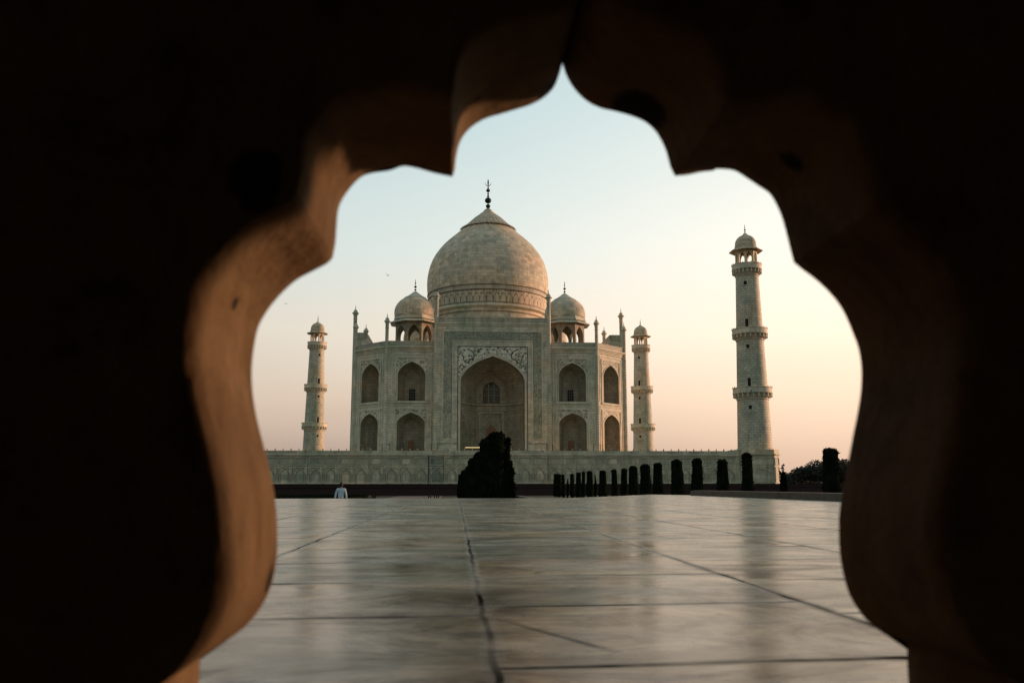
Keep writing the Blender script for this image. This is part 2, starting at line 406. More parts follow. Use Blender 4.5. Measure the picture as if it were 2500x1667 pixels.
# side parapets on the hidden walls
for i in (2, 6):
    a, c = Vector((*V8[i],0)), Vector((*V8[(i+1) % 8],0)); mid = (a+c)/2; L = (c-a).length; rz = math.atan2((c-a).y, (c-a).x)
    b = MB(); b.box(-L/2, L/2, -.25, .12, 29.55, ZP, frame(mid, rz)); bld(b, 'parapet', M['parapet'], maus)

# ---- central portal
def portal(o, rz, full):
    g = frame(o, rz); PW = 11.3; T = 2.7; top = 34.05
    arch = (0, 6.47, 7.35, 22.4, 27.5)
    b = MB()
    if full: panel_with_arch(b, g, -PW, PW, ZB, top, *arch)
    else: b.face([g(-PW,0,ZB), g(PW,0,ZB), g(PW,0,top), g(-PW,0,top)])
    for s in (-1, 1): 
        P = [g(s*PW,0,ZB), g(s*PW,-T,ZB), g(s*PW,-T,top), g(s*PW,0,top)]; b.face(P if s > 0 else P[::-1])
    b.face([g(-PW,0,top), g(PW,0,top), g(PW,-T,top), g(-PW,-T,top)])
    P0 = [g(-PW,-T,top), g(PW,-T,top), g(PW,-T-1.6,29.3), g(-PW,-T-1.6,29.3)]; b.face(P0[::-1])
    for s in (-1, 1): b.face([g(s*PW,-T,top), g(s*PW,-T-1.6,29.3), g(s*PW,-T,29.3)])
    wall = bld(b, 'portal', M['marble'], maus)
    b = MB(); b.box(-PW, PW, -.3, .1, 34.35, 35.35, g); b.box(-PW, PW, -T, -T+.35, 34.05, 35.35, g)
    for s in (-1, 1): b.box(s*PW-.2, s*PW+.2, -T+.36, -.31, 34.05, 35.35, g)
    b.mat = 1; b.box(-PW, PW, -.33, .25, 34.05, 34.35, g); b.box(-PW, PW, -.33, .2, 35.35, 35.47, g); b.box(-PW, PW, 0, .12, 33.75, 34.05, g)
    bld(b, 'parapet', [M['parapet'], M['smooth']], wall)
    if not full: return
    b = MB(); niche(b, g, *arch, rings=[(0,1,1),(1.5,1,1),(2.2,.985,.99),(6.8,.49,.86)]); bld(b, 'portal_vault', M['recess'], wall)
    b = MB(); arch_band(b, g, *arch[:1], 6.47, 7.35, 22.4, 27.5, .22, 0, .16); arch_band(b, g, 0, 6.74, 7.35, 22.4, 27.85, .16, 0, .08)
    rect_band(b, g, -8.2, 8.2, ZB, 30.75, .22, 0, .12, False); rect_band(b, g, -10.1, 10.1, 10.7, 32.65, .2, 0, .12, False)
    for s in (-1, 1): b.box(*sorted((s*8.22, s*9.88)), 0, .12, 10.7, 10.9, g)
    rect_band(b, g, -11.1, 11.1, ZB, 33.7, .14, 0, .08, False)
    b.box(-PW, -6.75, 0, .22, ZB, 8.3, g); b.box(6.75, PW, 0, .22, ZB, 8.3, g)
    bld(b, 'moulding', M['smooth'], wall)
    b = MB()
    for s in (-1, 1): b.box(*sorted((s*8.22, s*9.88)), 0, .03, 10.95, 30.77, g)
    b.box(-9.88, 9.88, 0, .03, 30.77, 32.43, g)
    bld(b, 'inscription_band', M['script'], wall, label='darker band of inlaid lettering round the portal')
    b = MB(); spandrel(b, g, 0, 6.92, 22.4, 28.1, 6.95, 29.35, .03, 22.0); bld(b, 'spandrel_inlay', M['floral'], wall)
    # black outline and the big scrolling stems of the spandrels
    b = MB(); rect_band(b, g, -7.08, 7.08, 8, 29.5, .13, .0, .06, False)
    rect_band(b, g, -9.95, 9.95, 10.9, 32.5, .07, 0, .05, False); rect_band(b, g, -8.27, 8.27, 10.9, 30.83, .05, 0, .05, False)
    for s in (-1, 1):
        S1 = [(-5.2,28.9),(-4.4,28.6),(-3.9,28.1),(-3.75,27.4),(-4.1,26.9),(-4.6,26.85),(-4.85,26.4),(-5.1,26.1),(-5.55,26.2),(-5.85,26.7),(-6.0,27.4),(-6.35,27.9)]
        S2 = [(-2.0,28.9),(-2.5,29.0),(-3.0,28.6),(-2.9,28.1)]; S3 = [(-6.7,25.3),(-6.3,25.7),(-5.9,25.4),(-5.95,25.0)]
        for S in (S1, S2, S3):
            n = len(S); pts = []
            for i in range(n-1):
                p0, p1, p2, p3 = S[max(i-1,0)], S[i], S[i+1], S[min(i+2,n-1)]
                for k in range(4):
                    t = k/4; q = [0.5*((2*p1[j])+(-p0[j]+p2[j])*t+(2*p0[j]-5*p1[j]+4*p2[j]-p3[j])*t*t+(-p0[j]+3*p1[j]-3*p2[j]+p3[j])*t**3) for j in (0,1)]
                    pts.append(g(-s*q[0], .05, q[1]))
            b.tube(pts, .095, 5)
    for s in (-1, 1):
        rect_band(b, g, *sorted((s*6.95, s*10.9)), 8.35, 9.95, .09, 0, .06)
    bld(b, 'inlay_border', M['line'], wall)
    b = MB()
    # ledge, inner door surround, lattice window on the back wall
    zl = 18.2; hb = 6.47*.49
    for s in (-1, 1):
        A0, A1 = (s*6.4, -2.2), (s*hb, -6.8)
        for z0, z1, t in ((zl-.15, zl+.12, .3), (17.1, 17.3, .1)):
            P = [g(A0[0],A0[1],z0), g(A1[0],A1[1],z0), g(A1[0]-s*t,A1[1]+t*.3,z0), g(A0[0]-s*t,A0[1]+t*.3,z0)]
            Q = [(p[0],p[1],z1) for p in P]
            b.face(P); b.face(Q[::-1])
            for k in range(4): b.face([P[k], P[(k+1)%4], Q[(k+1)%4], Q[k]])
    b.box(-hb, hb, -6.8, -6.5, zl-.15, zl+.12, g); b.box(-hb, hb, -6.8, -6.7, 17.1, 17.3, g)
    rect_band(b, g, -2.6, 2.6, 7.35, 16.8, .35, -6.8, -6.6, False); rect_band(b, g, -1.75, 1.75, 7.35, 15.2, .15, -6.8, -6.68, False)
    bld(b, 'ledge', M['ledge'], wall)
    b = MB(); spandrel(b, g, 0, 1.15, 12.4, 14.3, 1.6, 15.05, -6.77); bld(b, 'spandrel_inlay', M['recess'], wall)
    b = MB(); O = [(-1.1,7.36)]+arch_line(0,1.1,12.4,14.1)+[(1.1,7.36)]
    for k in range(len(O)//2):
        P = [O[k], O[-1-k], O[-2-k], O[k+1]] if k+1 < len(O)-2-k else [O[k], O[-1-k], O[k+1]]
        b.face([g(u,-6.76,z) for u, z in P])
    bld(b, 'door', M['door'], wall)
    b = MB(); O = [(-1.75,18.6)]+arch_line(0,1.75,21.4,23.1)+[(1.75,18.6)]
    for k in range(len(O)//2):
        P = [O[k], O[-1-k], O[-2-k], O[k+1]] if k+1 < len(O)-2-k else [O[k], O[-1-k], O[k+1]]
        b.face([g(u,-6.76,z) for u, z in P])
    b.mat = 1
    for u in (-.6, .6): b.box(u-.12, u+.12, -6.76, -6.65, 18.6, 22.6, g)
    for z in (20.2, 21.5): b.box(-1.75, 1.75, -6.76, -6.66, z-.08, z+.08, g)
    for u in (-1.35,-.95,-.3,0,.3,.95,1.35): b.box(u-.03, u+.03, -6.76, -6.7, 18.6, 22.3, g)
    for z in (19.1,19.6,20.7,21.1,21.9): b.box(-1.7, 1.7, -6.76, -6.705, z-.03, z+.03, g)
    bld(b, 'window', [M['screen'], M['lattice']], wall)
portal((0, -30.0, 0), 0, True)
portal((30.0, 0, 0), PI/2, False); portal((-30.0, 0, 0), -PI/2, False); portal((0, 30.0, 0), PI, False)
# ---- slender corner shafts with caps
def guldasta(x, y, r, zc, zt):
    b = MB(); b.lathe([(r*1.15,ZB),(r*1.15,8.4),(r,8.5),(r,zc-1.5),(r*1.12,zc-1.45),(r*1.12,zc-1.3),(r,zc-1.25),(r*1.05,zc-.6),(r*1.5,zc-.15)], 8, (x, y), PI/8, rot=1)
    o = bld(b, 'corner_shaft', M['chevron'], maus, 30)
    b = MB(); b.lathe([(r*1.5,zc-.15),(r*1.85,zc-.1),(r*1.85,zc),(r*1.3,zc+.06),(r*1.15,zc+.35),(r*.7,zc+.7),(r*.25,zc+.85),(0,zc+.86)], 16, (x, y))
    bld(b, 'cap', M['smooth'], o, 40)
    b = MB(); small_finial(b, .13, zc+.8, zt, (x, y)); bld(b, 'finial', M['bronze'], o, 60)
for x, y in V8: guldasta(x*1.004, y*1.004, .36, 34.75, 36.4)
for s in (-1, 1):
    guldasta(s*11.45, -30.0, .42, 39.75, 41.5); guldasta(s*11.45, 30.0, .42, 39.75, 41.5)
    guldasta(s*30.0, -11.45, .42, 39.75, 41.6); guldasta(s*30.0, 11.45, .42, 39.75, 41.6)
# ---- drum and great dome
b = MB(); b.lathe([(13.75,29.0),(13.75,40.0),(13.95,40.1),(13.95,40.3),(13.7,40.4),(13.7,41.3)], 96, U=13.8)
bld(b, 'drum', M['dome'], maus, 30)
b = MB(); b.lathe([(13.7,41.1),(13.95,41.15),(14.3,41.4),(14.35,41.65),(14.2,41.9),(13.95,41.95),(14.1,42.05),(14.1,42.2),(13.95,42.25)], 96)
for a0 in range(120):
    a = 2*PI*a0/120; b.box(13.9*math.cos(a)-.09, 13.9*math.cos(a)+.09, 13.9*math.sin(a)-.09, 13.9*math.sin(a)+.09, 41.0, 41.12)
DRUM_RING = bld(b, 'ring_moulding', M['smooth'], maus, 40)
b = MB(); b.lathe([(13.95,42.2),(14.15,43.5),(14.28,45.0)], 96, U=14.035); bld(b, 'petal_band', M['petals'], maus, 60)
b = MB(); b.lathe([(14.28,45.0),(14.4,45.04),(14.42,45.14),(14.3,45.2),(14.33,46.1),(14.46,46.14),(14.48,46.25),(14.38,46.3)], 96)
bld(b, 'ring_moulding', M['parapet'], maus, 30)
b = MB()
for z_, r_ in ((45.06,14.44),(46.2,14.50),(42.22,14.12),(40.2,13.97)): b.lathe([(r_-.1,z_-.07),(r_+.02,z_-.06),(r_+.02,z_+.06),(r_-.1,z_+.07)], 96)
bld(b, 'inlay_border', M['line'], maus)
DP = [(14.38,46.3),(14.52,47.6),(14.58,49.2),(14.5,50.6),(14.27,52.0),(13.92,53.4),(13.4,54.8),(12.7,56.1),(11.8,57.4),(10.8,58.6),(9.65,59.75),(8.45,60.8),(7.35,61.75),(6.6,62.4),(5.8,62.9),(5.2,63.4)]
b = MB(); b.lathe(DP, 120, U=14.32); dome = bld(b, 'great_dome', M['dome'], maus, 40)
# lotus cap: fluted cone with a fringe of leaf tips
b = MB(); n = 96
prof = [(6.15,63.05),(5.2,63.85),(4.3,64.75),(3.3,65.75),(2.5,66.4),(1.9,66.8)]
for j in range(len(prof)-1):
    for k in range(n):
        def P(j_, k_):
            r, z = prof[j_]; a = 2*PI*k_/n; f = .16*abs(math.sin(a*16))*(r/6.3)
            return ((r+f)*math.cos(a), (r+f)*math.sin(a), z+f*.8)
        b.face([P(j,k), P(j,k+1), P(j+1,k+1), P(j+1,k)])
b.lathe([(6.15,62.9),(6.3,63.0),(6.15,63.12)], 96)
for k in range(40):
    a = 2*PI*k/40; da = 2*PI/80
    p = lambda r, aa, z: (r*math.cos(aa), r*math.sin(aa), z)
    b.face([p(6.0,a-da,62.95), p(7.05,a,62.75), p(5.9,a,63.5)]); b.face([p(7.05,a,62.75), p(6.0,a+da,62.95), p(5.9,a,63.5)]); b.face([p(6.0,a+da,62.95), p(7.05,a,62.75), p(6.0,a-da,62.95)])
b.lathe([(1.9,66.75),(2.0,66.8),(2.0,66.95),(1.55,67.05),(1.3,67.5),(.9,68.0),(.45,68.35),(0,68.4)], 48)
bld(b, 'lotus_cap', M['dome'], dome, 30)
b = MB(); P = [(.55,68.2),(.25,68.4)]
def bead(zc, r, hh, n=9):
    for k in range(n):
        a = -PI/2+PI*k/(n-1); P.append((max(.13, r*math.cos(a)), zc+hh*math.sin(a)))
bead(69.0, .58, .52); bead(70.45, .82, .72); P += [(.3,71.4),(.15,71.8)]; bead(72.1, .25, .15); P += [(.13,72.4)]; bead(73.0, .5, .42); P += [(.2,73.6),(.1,74.0)]
bead(74.6, .14, .2); bead(75.0, .24, .25); P += [(.12,75.3),(.18,75.45),(.0,76.0)]
b.lathe(P, 20)
cr = [(math.cos(t)*.78, 0, 75.05+math.sin(t)*.82) for t in [PI*1.02+PI*.96*k/14 for k in range(15)]]
b.tube([(x, 0, z) for x, _, z in cr], [.02+.075*math.sin(PI*k/14) for k in range(15)], 6)
bld(b, 'finial', M['bronze'], dome, 60, 'dark bronze spire with a crescent near its tip')
# ---- roof kiosks
def arcade(mb, c, R, n, ph, z0, z1, hwf, spring, apex, t, base=None):
    s = 2*R*math.sin(PI/n); ap = R*math.cos(PI/n)
    for k in range(n):
        a = ph+2*PI*(k+.5)/n; g = frame((c[0]+ap*math.cos(a), c[1]+ap*math.sin(a), 0), a+PI/2)
        hw = s/2*hwf; args = (0, hw, base or z0, spring, apex)
        panel_with_arch(mb, g, -s/2, s/2, z0, z1, *args)
        panel_with_arch(mb, g, -s/2+t*.4, s/2-t*.4, z0, z1, *args, w_=-t)
        I = [(-hw, base or z0)]+arch_line(0, hw, spring, apex)+[(hw, base or z0)]
        for p, q in zip(I, I[1:]): mb.face([g(p[0],0,p[1]), g(p[0],-t,p[1]), g(q[0],-t,q[1]), g(q[0],0,q[1])])
        mb.face([g(-s/2,0,z1), g(s/2,0,z1), g(s/2-t*.4,-t,z1), g(-s/2+t*.4,-t,z1)])
def kiosk(x, y):
    c = (x, y); b = MB(); arcade(b, c, 4.35, 8, PI/8, 29.3, 36.6, .74, 33.7, 35.7, .9)
    # bracket band under the eave
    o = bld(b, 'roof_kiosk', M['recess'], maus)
    b = MB(); b.lathe([(4.5,36.98),(5.65,36.42),(5.65,36.28),(4.2,36.52),(4.0,36.55)], 8, c, PI/8); bld(b, 'eave', M['smooth'], o)
    b = MB(); b.lathe([(4.45,37.05),(4.75,37.1),(4.75,37.4),(4.55,37.5),(4.55,37.9),(4.62,37.95),(4.5,38.1)], 8, c, PI/8); b.face([(c[0]+4*math.cos(PI/8+k*PI/4), c[1]+4*math.sin(PI/8+k*PI/4), 36.85) for k in range(8)][::-1]); bld(b, 'base_ring', M['smooth'], o)
    b = MB(); b.lathe([(4.45,38.0),(4.52,38.8),(4.45,39.5),(4.25,40.2),(3.85,40.9),(3.3,41.5),(2.7,41.95),(2.2,42.2)], 40, c); bld(b, 'small_dome', M['dome'], o, 40)
    b = MB(); b.lathe([(2.3,42.0),(2.5,42.1),(2.4,42.25),(1.8,42.55),(1.1,43.05),(.6,43.45),(.35,43.5),(.4,43.65),(0,43.75)], 24, c); bld(b, 'cap', M['smooth'], o, 40)
    b = MB(); small_finial(b, .3, 43.6, 46.5, c); bld(b, 'finial', M['bronze'], o, 60)
for sx in (-1, 1):
    for sy in (-1, 1): kiosk(sx*16.5, sy*16.5)

# ================================================================== minarets
def minaret(loc, label):
    t = thing('minaret', loc, label, 'minaret', 'tall white minarets at the corners of the terrace')
    def part(mb, name, m, sm=None, par=None): return shift(mb, -MZ).build(name, m, par or t, sm)
    def rr(z): return 3.1 - (z-8.3)*(1.0/32)
    for z0, z1 in ((MZ-.6,17.0),(18.2,28.0),(29.2,40.3)):
        b = MB(); L = [(rr(z0)-.0, z0)]
        if z0 < 8: L = [(rr(8)+.18, z0),(rr(8)+.18, 8.15),(rr(8), 8.25)]
        n = 8
        L += [(rr(z0+(z1-z0)*k/n), z0+(z1-z0)*k/n) for k in range(1, n)] + [(rr(z1), z1), (rr(z1)+.12, z1+.05), (rr(z1)+.12, z1+.2), (rr(z1), z1+.25)]
        part(b, 'shaft', M['block'], 30) if b.lathe(L, 48, U=2.72) is None else None
    for k, (z, r) in enumerate(((17.2,3.58),(28.2,3.26),(40.5,2.78))):
        b = MB(); r0 = rr(z)
        b.lathe([(r0-.05,z),(r0+.05,z+.4),(r0+.2,z+.75),(r-.12,z+1.0),(r,z+1.05),(r,z+1.2),(r-.06,z+1.25),(r-.06,z+1.95),(r+.02,z+2.0),(r+.02,z+2.1),(r-.16,z+2.1),(r-.16,z+1.3),(r0-.3,z+1.3)], 48)
        nb = 22
        for q in range(nb):
            g = frame((0,0,0), 2*PI*q/nb); b.box(-.09, .09, r0-.05, r-.06, z+.62, z+1.0, g); b.box(-.09, .09, r0-.05, r0+(r-r0)*.5, z+.2, z+.62, g)
            b.box(-.05, .05, r-.1, r+.02, z+2.1, z+2.28, g)
            b.box(-.12, .12, r-.3, r-.05, z+.35, z+.7, g)
        part(b, 'balcony', M['smooth'], 30)
    b = MB(); arcade(b, (0,0), 2.02, 8, PI/8, 42.3, 45.6, .70, 43.9, 45.0, .42); gal = part(b, 'gallery', M['smooth'])
    b = MB(); b.lathe([(1.98,45.72),(3.14,45.30),(3.14,45.18),(1.9,45.38)], 8, ph=PI/8); part(b, 'eave', M['smooth'], None, gal)
    b = MB(); b.lathe([(1.9,45.6),(2.12,45.68),(2.12,46.0),(2.0,46.1),(2.02,46.3),(1.95,46.4),(1.97,46.8),(1.85,47.3),(1.55,47.8),(1.1,48.2),(.85,48.3)], 36); part(b, 'small_dome', M['block'], 40, gal)
    b = MB(); b.lathe([(.95,48.15),(1.0,48.25),(.6,48.4),(.35,48.75),(.25,48.85),(0,48.9)], 20); part(b, 'cap', M['smooth'], 40, gal)
    b = MB(); small_finial(b, .2, 48.8, 50.6); part(b, 'finial', M['bronze'], 60, gal)
    for z, hh in ((15.2,.7),(19.2,1.7),(26.4,.7),(30.2,1.7),(38.4,.7)):
        b = MB(); a = math.atan2(-1, -loc[0]/abs(loc[0])*.55); g = frame((0,0,0), a+PI/2); r0 = rr(z)
        b.box(-.3, .3, r0-.4, r0+.05, z, z+hh, g); b.mat = 1; rect_band(b, g, -.42, .42, z-.1, z+hh+.15, .12, r0-.4, r0+.08)
        part(b, 'opening', [M['void'], M['smooth']])
    return t
minaret((47.5, 0, MZ), 'nearest and tallest minaret, alone at the right end of the terrace')
minaret((-47.5, 95, MZ), 'far minaret left of the mausoleum, its right side lit pink')
minaret((47.5, 95, MZ), 'far minaret just right of the mausoleum, seen between it and the big near minaret')

# ================================================================== marble terrace
pl = thing('marble_terrace', (0, 47.5, 1.2), 'long panelled marble terrace wall carrying the mausoleum and the minarets', 'terrace')
PX, PF = 49.4, -3.0
def pb(mb, name, m, sm=None, par=None, label=None): mb.v = [(x, y-47.5, z-1.2) for x, y, z in mb.v]; return mb.build(name, m, par or pl, sm, label)
b = MB(); b.box(-PX, PX, PF, 98, .2, 6.9); wall = pb(b, 'wall', M['plinth'])
b = MB(); b.box(-9, 9, PF-.8, PF+.1, .2, 6.9); proj = pb(b, 'central_projection', M['plinth'])
def front(u): return PF-.8 if abs(u) < 9 else PF
b = MB()
for x0, x1, y in ((-PX, -9, PF), (-9, 9, PF-.8), (9, PX, PF)):
    b.box(x0, x1, y-.28, y+.5, 6.9, 7.1); b.box(x0, x1, y-.14, y, 6.72, 6.9); b.box(x0, x1, y-.1, y, 2.0, 2.2)
pb(b, 'cornice', M['smooth'])
b = MB()
for x0, x1, y in ((-PX, -9, PF), (-9, 9, PF-.8), (9, PX, PF)): b.box(x0, x1, y-.02, y+.2, 7.1, 7.68)
b.box(-PX, -PX+.2, PF+.21, 98, 6.9, 7.68); b.box(PX-.2, PX, PF+.21, 98, 6.9, 7.68); b.box(-PX+.21, PX-.21, 97.8, 98, 6.9, 7.68)
pb(b, 'parapet', M['plinth'])
# blind panels
def blind(W):
    b = MB(); g = frame((0,0,0), 0); h = W/2
    rect_band(b, g, -h+.14, h-.14, 5.15, 6.5, .13, 0, .11); rect_band(b, g, -h+.14, h-.14, 2.2, 4.9, .13, 0, .11, False)
    arch_band(b, g, 0, h-.55, 2.2, 3.6, 4.55, .12, 0, .10)
    b.box(-h+.27, -.55*h, .0, .05, 3.6, 4.77, g); b.box(.55*h, h-.27, .0, .05, 3.6, 4.77, g)
    b.mat = 1
    rect_band(b, g, -h+.27, h-.27, 5.28, 6.37, .05, 0, .03); rect_band(b, g, -h+.27, h-.27, 2.3, 4.77, .045, 0, .06, False)
    arch_band(b, g, 0, h-.64, 2.2, 3.6, 4.45, .05, 0, .075)
    return b
pn = None
us = [(-9-2.6*(k+.5), PF) for k in range(15)] + [(9+2.6*(k+.5), PF) for k in range(13)] + [(-9+2.571*(k+.5), PF-.8) for k in range(7)]
for u, y in us:
    if pn is None:
        b = blind(2.6); b.v = [(x, y_, z-1.2) for x, y_, z in b.v]; pn = b.build('blind_panel', [M['plinth'], M['recess']], pl); o = pn
    else: o = pn.copy(); C.objects.link(o); o.parent = pl
    o.location = (u, y-47.5, 0)
b = MB(); b.box(-11.55, -9.02, PF-.012, PF, 2.2, 6.7); pb(b, 'dark_green_panel', M['dark_green'], label='wall bay in a darker, greener marble tone')  # thin sheet in a darker, greener tone over one wall bay
b = MB(); b.tube([(-11.7,PF-.1,2),(-11.7,PF-.1,6.9)], .08, 8); pb(b, 'drainpipe', M['line'])
b = MB(); b.lathe([(.09,7.6),(.11,7.68),(.05,7.75),(.11,7.86),(.04,8.0),(0,8.12)], 6, (0,0)); b.v = [(x, y, z-1.2) for x, y, z in b.v]
pf = None
for k in range(72):
    u = -49+k*1.36
    if u < -8.9 and abs(u+9) < .2: continue
    if pf is None: pf = b.build('parapet_finial', M['recess'], pl); o = pf
    else: o = pf.copy(); C.objects.link(o); o.parent = pl
    o.location = (u, front(u)+.08-47.5, 0); o.scale = (1, 1, 1) if k % 2 else (1.3, 1.3, 1.0)
# corner bastions below the minarets
for sx, sy in ((1, 0), (1, 95), (-1, 95), (-1, 0)):
    b = MB(); cx, cy, h, ch = sx*47.0, sy, 3.9, 1.35
    O = [(-h,-h+ch),(-h+ch,-h),(h-ch,-h),(h,-h+ch),(h,h-ch),(h-ch,h),(-h+ch,h),(-h,h-ch)]
    def ring(O, e, z0, z1):
        for k in range(8):
            a, c = O[k], O[(k+1)%8]; f = lambda p: (cx+p[0]*e, cy+p[1]*e)
            b.face([(*f(a),z0),(*f(c),z0),(*f(c),z1),(*f(a),z1)])
        b.face([(cx+p[0]*e, cy+p[1]*e, z1) for p in O])
    ring(O, 1, .2, 6.95); ring(O, 1.06, 6.95, 7.15); ring(O, 1.0, 7.15, 7.95)
    for k in range(8):
        a, c = Vector((*O[k],0)), Vector((*O[(k+1)%8],0)); mid = (a+c)/2; L = (c-a).length; g = frame((cx+mid.x, cy+mid.y, 0), math.atan2((c-a).y, (c-a).x))
        rect_band(b, g, -L/2+.12, L/2-.12, 2.2, 4.9, .12, 0, .09); rect_band(b, g, -L/2+.12, L/2-.12, 5.15, 6.5, .12, 0, .09)
        if L > 2: arch_band(b, g, 0, L/2-.7, 2.3, 3.6, 4.5, .14, 0, .09)
    pb(b, 'corner_bastion', M['plinth'])

# ================================================================== strip lamp in the portal
m, nt_, b_ = mat('lamp_glow'); b_.inputs['Emission Color'].default_value = (1, .72, .25, 1); b_.inputs['Emission Strength'].default_value = 1.3; M['glow'] = m
lamp = thing('strip_lamp', (-3.4, 15.2, MZ), 'thin glowing yellow strip lamp low in the foot of the great portal', 'lamp')
b = MB(); b.box(-1.75, 1.75, -.05, .05, 1.98, 2.07); b.build("lamp_strip", M['glow'], lamp)
b = MB(); b.box(-1.8, 1.8, -.03, .08, 1.78, 1.96); b.box(-1.8, -1.7, -.05, .05, 0, 1.97); b.box(1.7, 1.8, -.05, .05, 0, 1.97); b.build('rail', M['redstone'], lamp)

# ================================================================== ground, water, paths
M['lawn'] = plain('lawn', (.018, .026, .008), .95, 0, .4, .8)
M['path'] = plain('path_sandstone', (.16, .105, .085), .85, 0, .2, .6)
m, nt_, b_ = mat('pool_water'); h = NB(nt_); b_.inputs['Base Color'].default_value = (.01, .11, .10, 1); b_.inputs['Roughness'].default_value = .08
h.bump(h.noise(h.n('TexCoord').outputs['Object'], 1.2, 3), b_, .08, .02); M['water'] = m
b = MB(); b.face([(-3000,-3000,0),(3000,-3000,0),(3000,4000,0),(-3000,4000,0)]); tag(b.build('ground', M['lawn']), kind='structure')
b = MB(); b.box(-16, -9, -132, -13, .0, .03); b.box(9.6, 16.6, -132, -13, .0, .03); b.box(-60, 60, -13, -10.6, 0, .034); tag(b.build('path', M['path']), kind='structure')
b = MB(); b.face([(-1.9,-128,.06),(2.5,-128,.06),(2.5,-20,.06),(-1.9,-20,.06)]); tag(b.build('water', M['water']), kind='structure')
b = MB(); b.box(-2.5, -1.9, -128.6, -19.4, 0, .12); b.box(2.5, 3.1, -128.6, -19.4, 0, .12); b.box(-1.9, 2.5, -20, -19.4, 0, .115); b.box(-1.9, 2.5, -128.6, -128, 0, .115)
tag(b.build('pool_kerb', M['path']), kind='structure')
# red sandstone terrace in front of the marble one
rs = thing('sandstone_wall', (0, -10.3, 0), 'low dark red sandstone wall with a railing, running below the pale marble terrace', 'wall')
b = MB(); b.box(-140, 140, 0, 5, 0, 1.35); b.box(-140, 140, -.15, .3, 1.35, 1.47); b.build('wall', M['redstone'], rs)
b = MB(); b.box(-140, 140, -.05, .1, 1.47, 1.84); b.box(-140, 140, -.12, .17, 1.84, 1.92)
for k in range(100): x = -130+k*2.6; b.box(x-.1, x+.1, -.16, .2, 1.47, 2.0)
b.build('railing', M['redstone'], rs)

# ================================================================== viewer's platform and the cusped stone opening
FZ = CZ-.30
m, nt_, b_ = mat('polished_floor_marble'); h = NB(nt_); T = h.n('TexCoord'); ob = T.outputs['Object']
wob = h.noise(ob, 2.2, 4, .6); wv = h.n('VectorMath', operation='MULTIPLY_ADD'); 
h.l(h.n('TexNoise').outputs['Color'], wv.inputs[0])
tn = [n for n in nt_.nodes if n.type == 'TEX_NOISE'][-1]; tn.inputs['Scale'].default_value = 3.0; tn.inputs['Detail'].default_value = 5; h.l(ob, tn.inputs['Vector'])
wv.inputs[1].default_value = (.035, .03, 0); h.l(ob, wv.inputs[2])
sx_ = h.n('SeparateXYZ'); h.l(wv.outputs[0], sx_.inputs[0])
ci = h.math('FLOOR', h.math('MULTIPLY', h.math('ADD', sx_.outputs[0], -.085+.84*20), 1/.84))
stag = h.math('MULTIPLY', h.math('SUBTRACT', h.math('FRACT', h.math('MULTIPLY', ci, .618)), .5), .34)
yy = h.math('ADD', sx_.outputs[1], h.math('ADD', stag, h.math('MULTIPLY', sx_.outputs[0], -.06)))
ri = h.math('FLOOR', h.math('MULTIPLY', h.math('ADD', yy, -1.47+.735*400), 1/.735))
cmb = h.n('CombineXYZ'); h.l(ci, cmb.inputs[0]); h.l(ri, cmb.inputs[1]); wn = h.n('TexWhiteNoise'); h.l(cmb.outputs[0], wn.inputs[0]); SLAB = wn.outputs[0]
def joint(coord, off, pitch, wd, soft):      # 1 on the joint line
    f = h.math('FRACT', h.math('MULTIPLY', h.math('ADD', coord, off), 1/pitch)); d = h.math('MULTIPLY', h.math('MINIMUM', f, h.math('SUBTRACT', 1.0, f)), pitch)
    o = h.n('MapRange'); o.inputs[1].default_value = wd; o.inputs[2].default_value = wd+soft; o.inputs[3].default_value = 1; o.inputs[4].default_value = 0; h.l(d, o.inputs[0]); return o.outputs[0]
jx = h.math('MULTIPLY', joint(sx_.outputs[0], -.085+.84*20, .84, .004, .006), h.ramp(h.noise(h.map(ob, (.5, .8, 1), (2,5,0)), 1, 4, .6), [(.42, (.15,.15,.15)), (.55, (1,1,1))])); jy = h.math('MULTIPLY', joint(yy, -1.47+.735*400, .735, .008, .008), h.ramp(h.noise(h.map(ob, (1.3, .5, 1), (8,1,0)), 1, 4, .6), [(.44, (.12,.12,.12)), (.58, (1,1,1))]))
hx_ = joint(sx_.outputs[0], -.085+.84*20, .84, .0, .03); hy_ = joint(yy, -1.47+.735*400, .735, .0, .03)
vein = h.noise(h.map(ob, (1.5, 2.4, 1)), 1, 9, .70, 1.8); vein2 = h.noise(h.map(ob, (.6, 2.2, 1), (3, 7, 0)), 1, 6, .65, 1.6); blot = h.noise(ob, 3.2, 7, .7, .6)
c = h.ramp(vein, [(.34, (.06,.045,.026)), (.45, (.21,.18,.115)), (.53, (.33,.29,.195)), (.66, (.47,.42,.295))])
c = h.mix(h.ramp(vein2, [(.42, (0,0,0)), (.62, (.75,.75,.75))]), c, (.17, .185, .165))
c = h.mix(h.ramp(blot, [(.50, (0,0,0)), (.68, (.6,.6,.6))]), c, (.13, .095, .07))
c = h.mix(1.0, c, h.ramp(SLAB, [(0, (.62,.72,.70)), (.35, (.92,.95,.90)), (.7, (1.12,1.02,.90)), (1, (1.3,1.2,1.02))]), 'MULTIPLY')
halo = h.math('MULTIPLY', h.math('MAXIMUM', hx_, hy_), h.noise(ob, 2.3, 4, .7)); c = h.mix(h.math('MULTIPLY', halo, .6), c, (.10, .08, .06))
gap = h.ramp(h.noise(ob, 1.9, 4, .6), [(.38, (.45,.45,.45)), (.48, (1,1,1))])
jm = h.math('MULTIPLY', h.math('MAXIMUM', jx, jy), gap)
c = h.mix(jm, c, (.018, .015, .012))
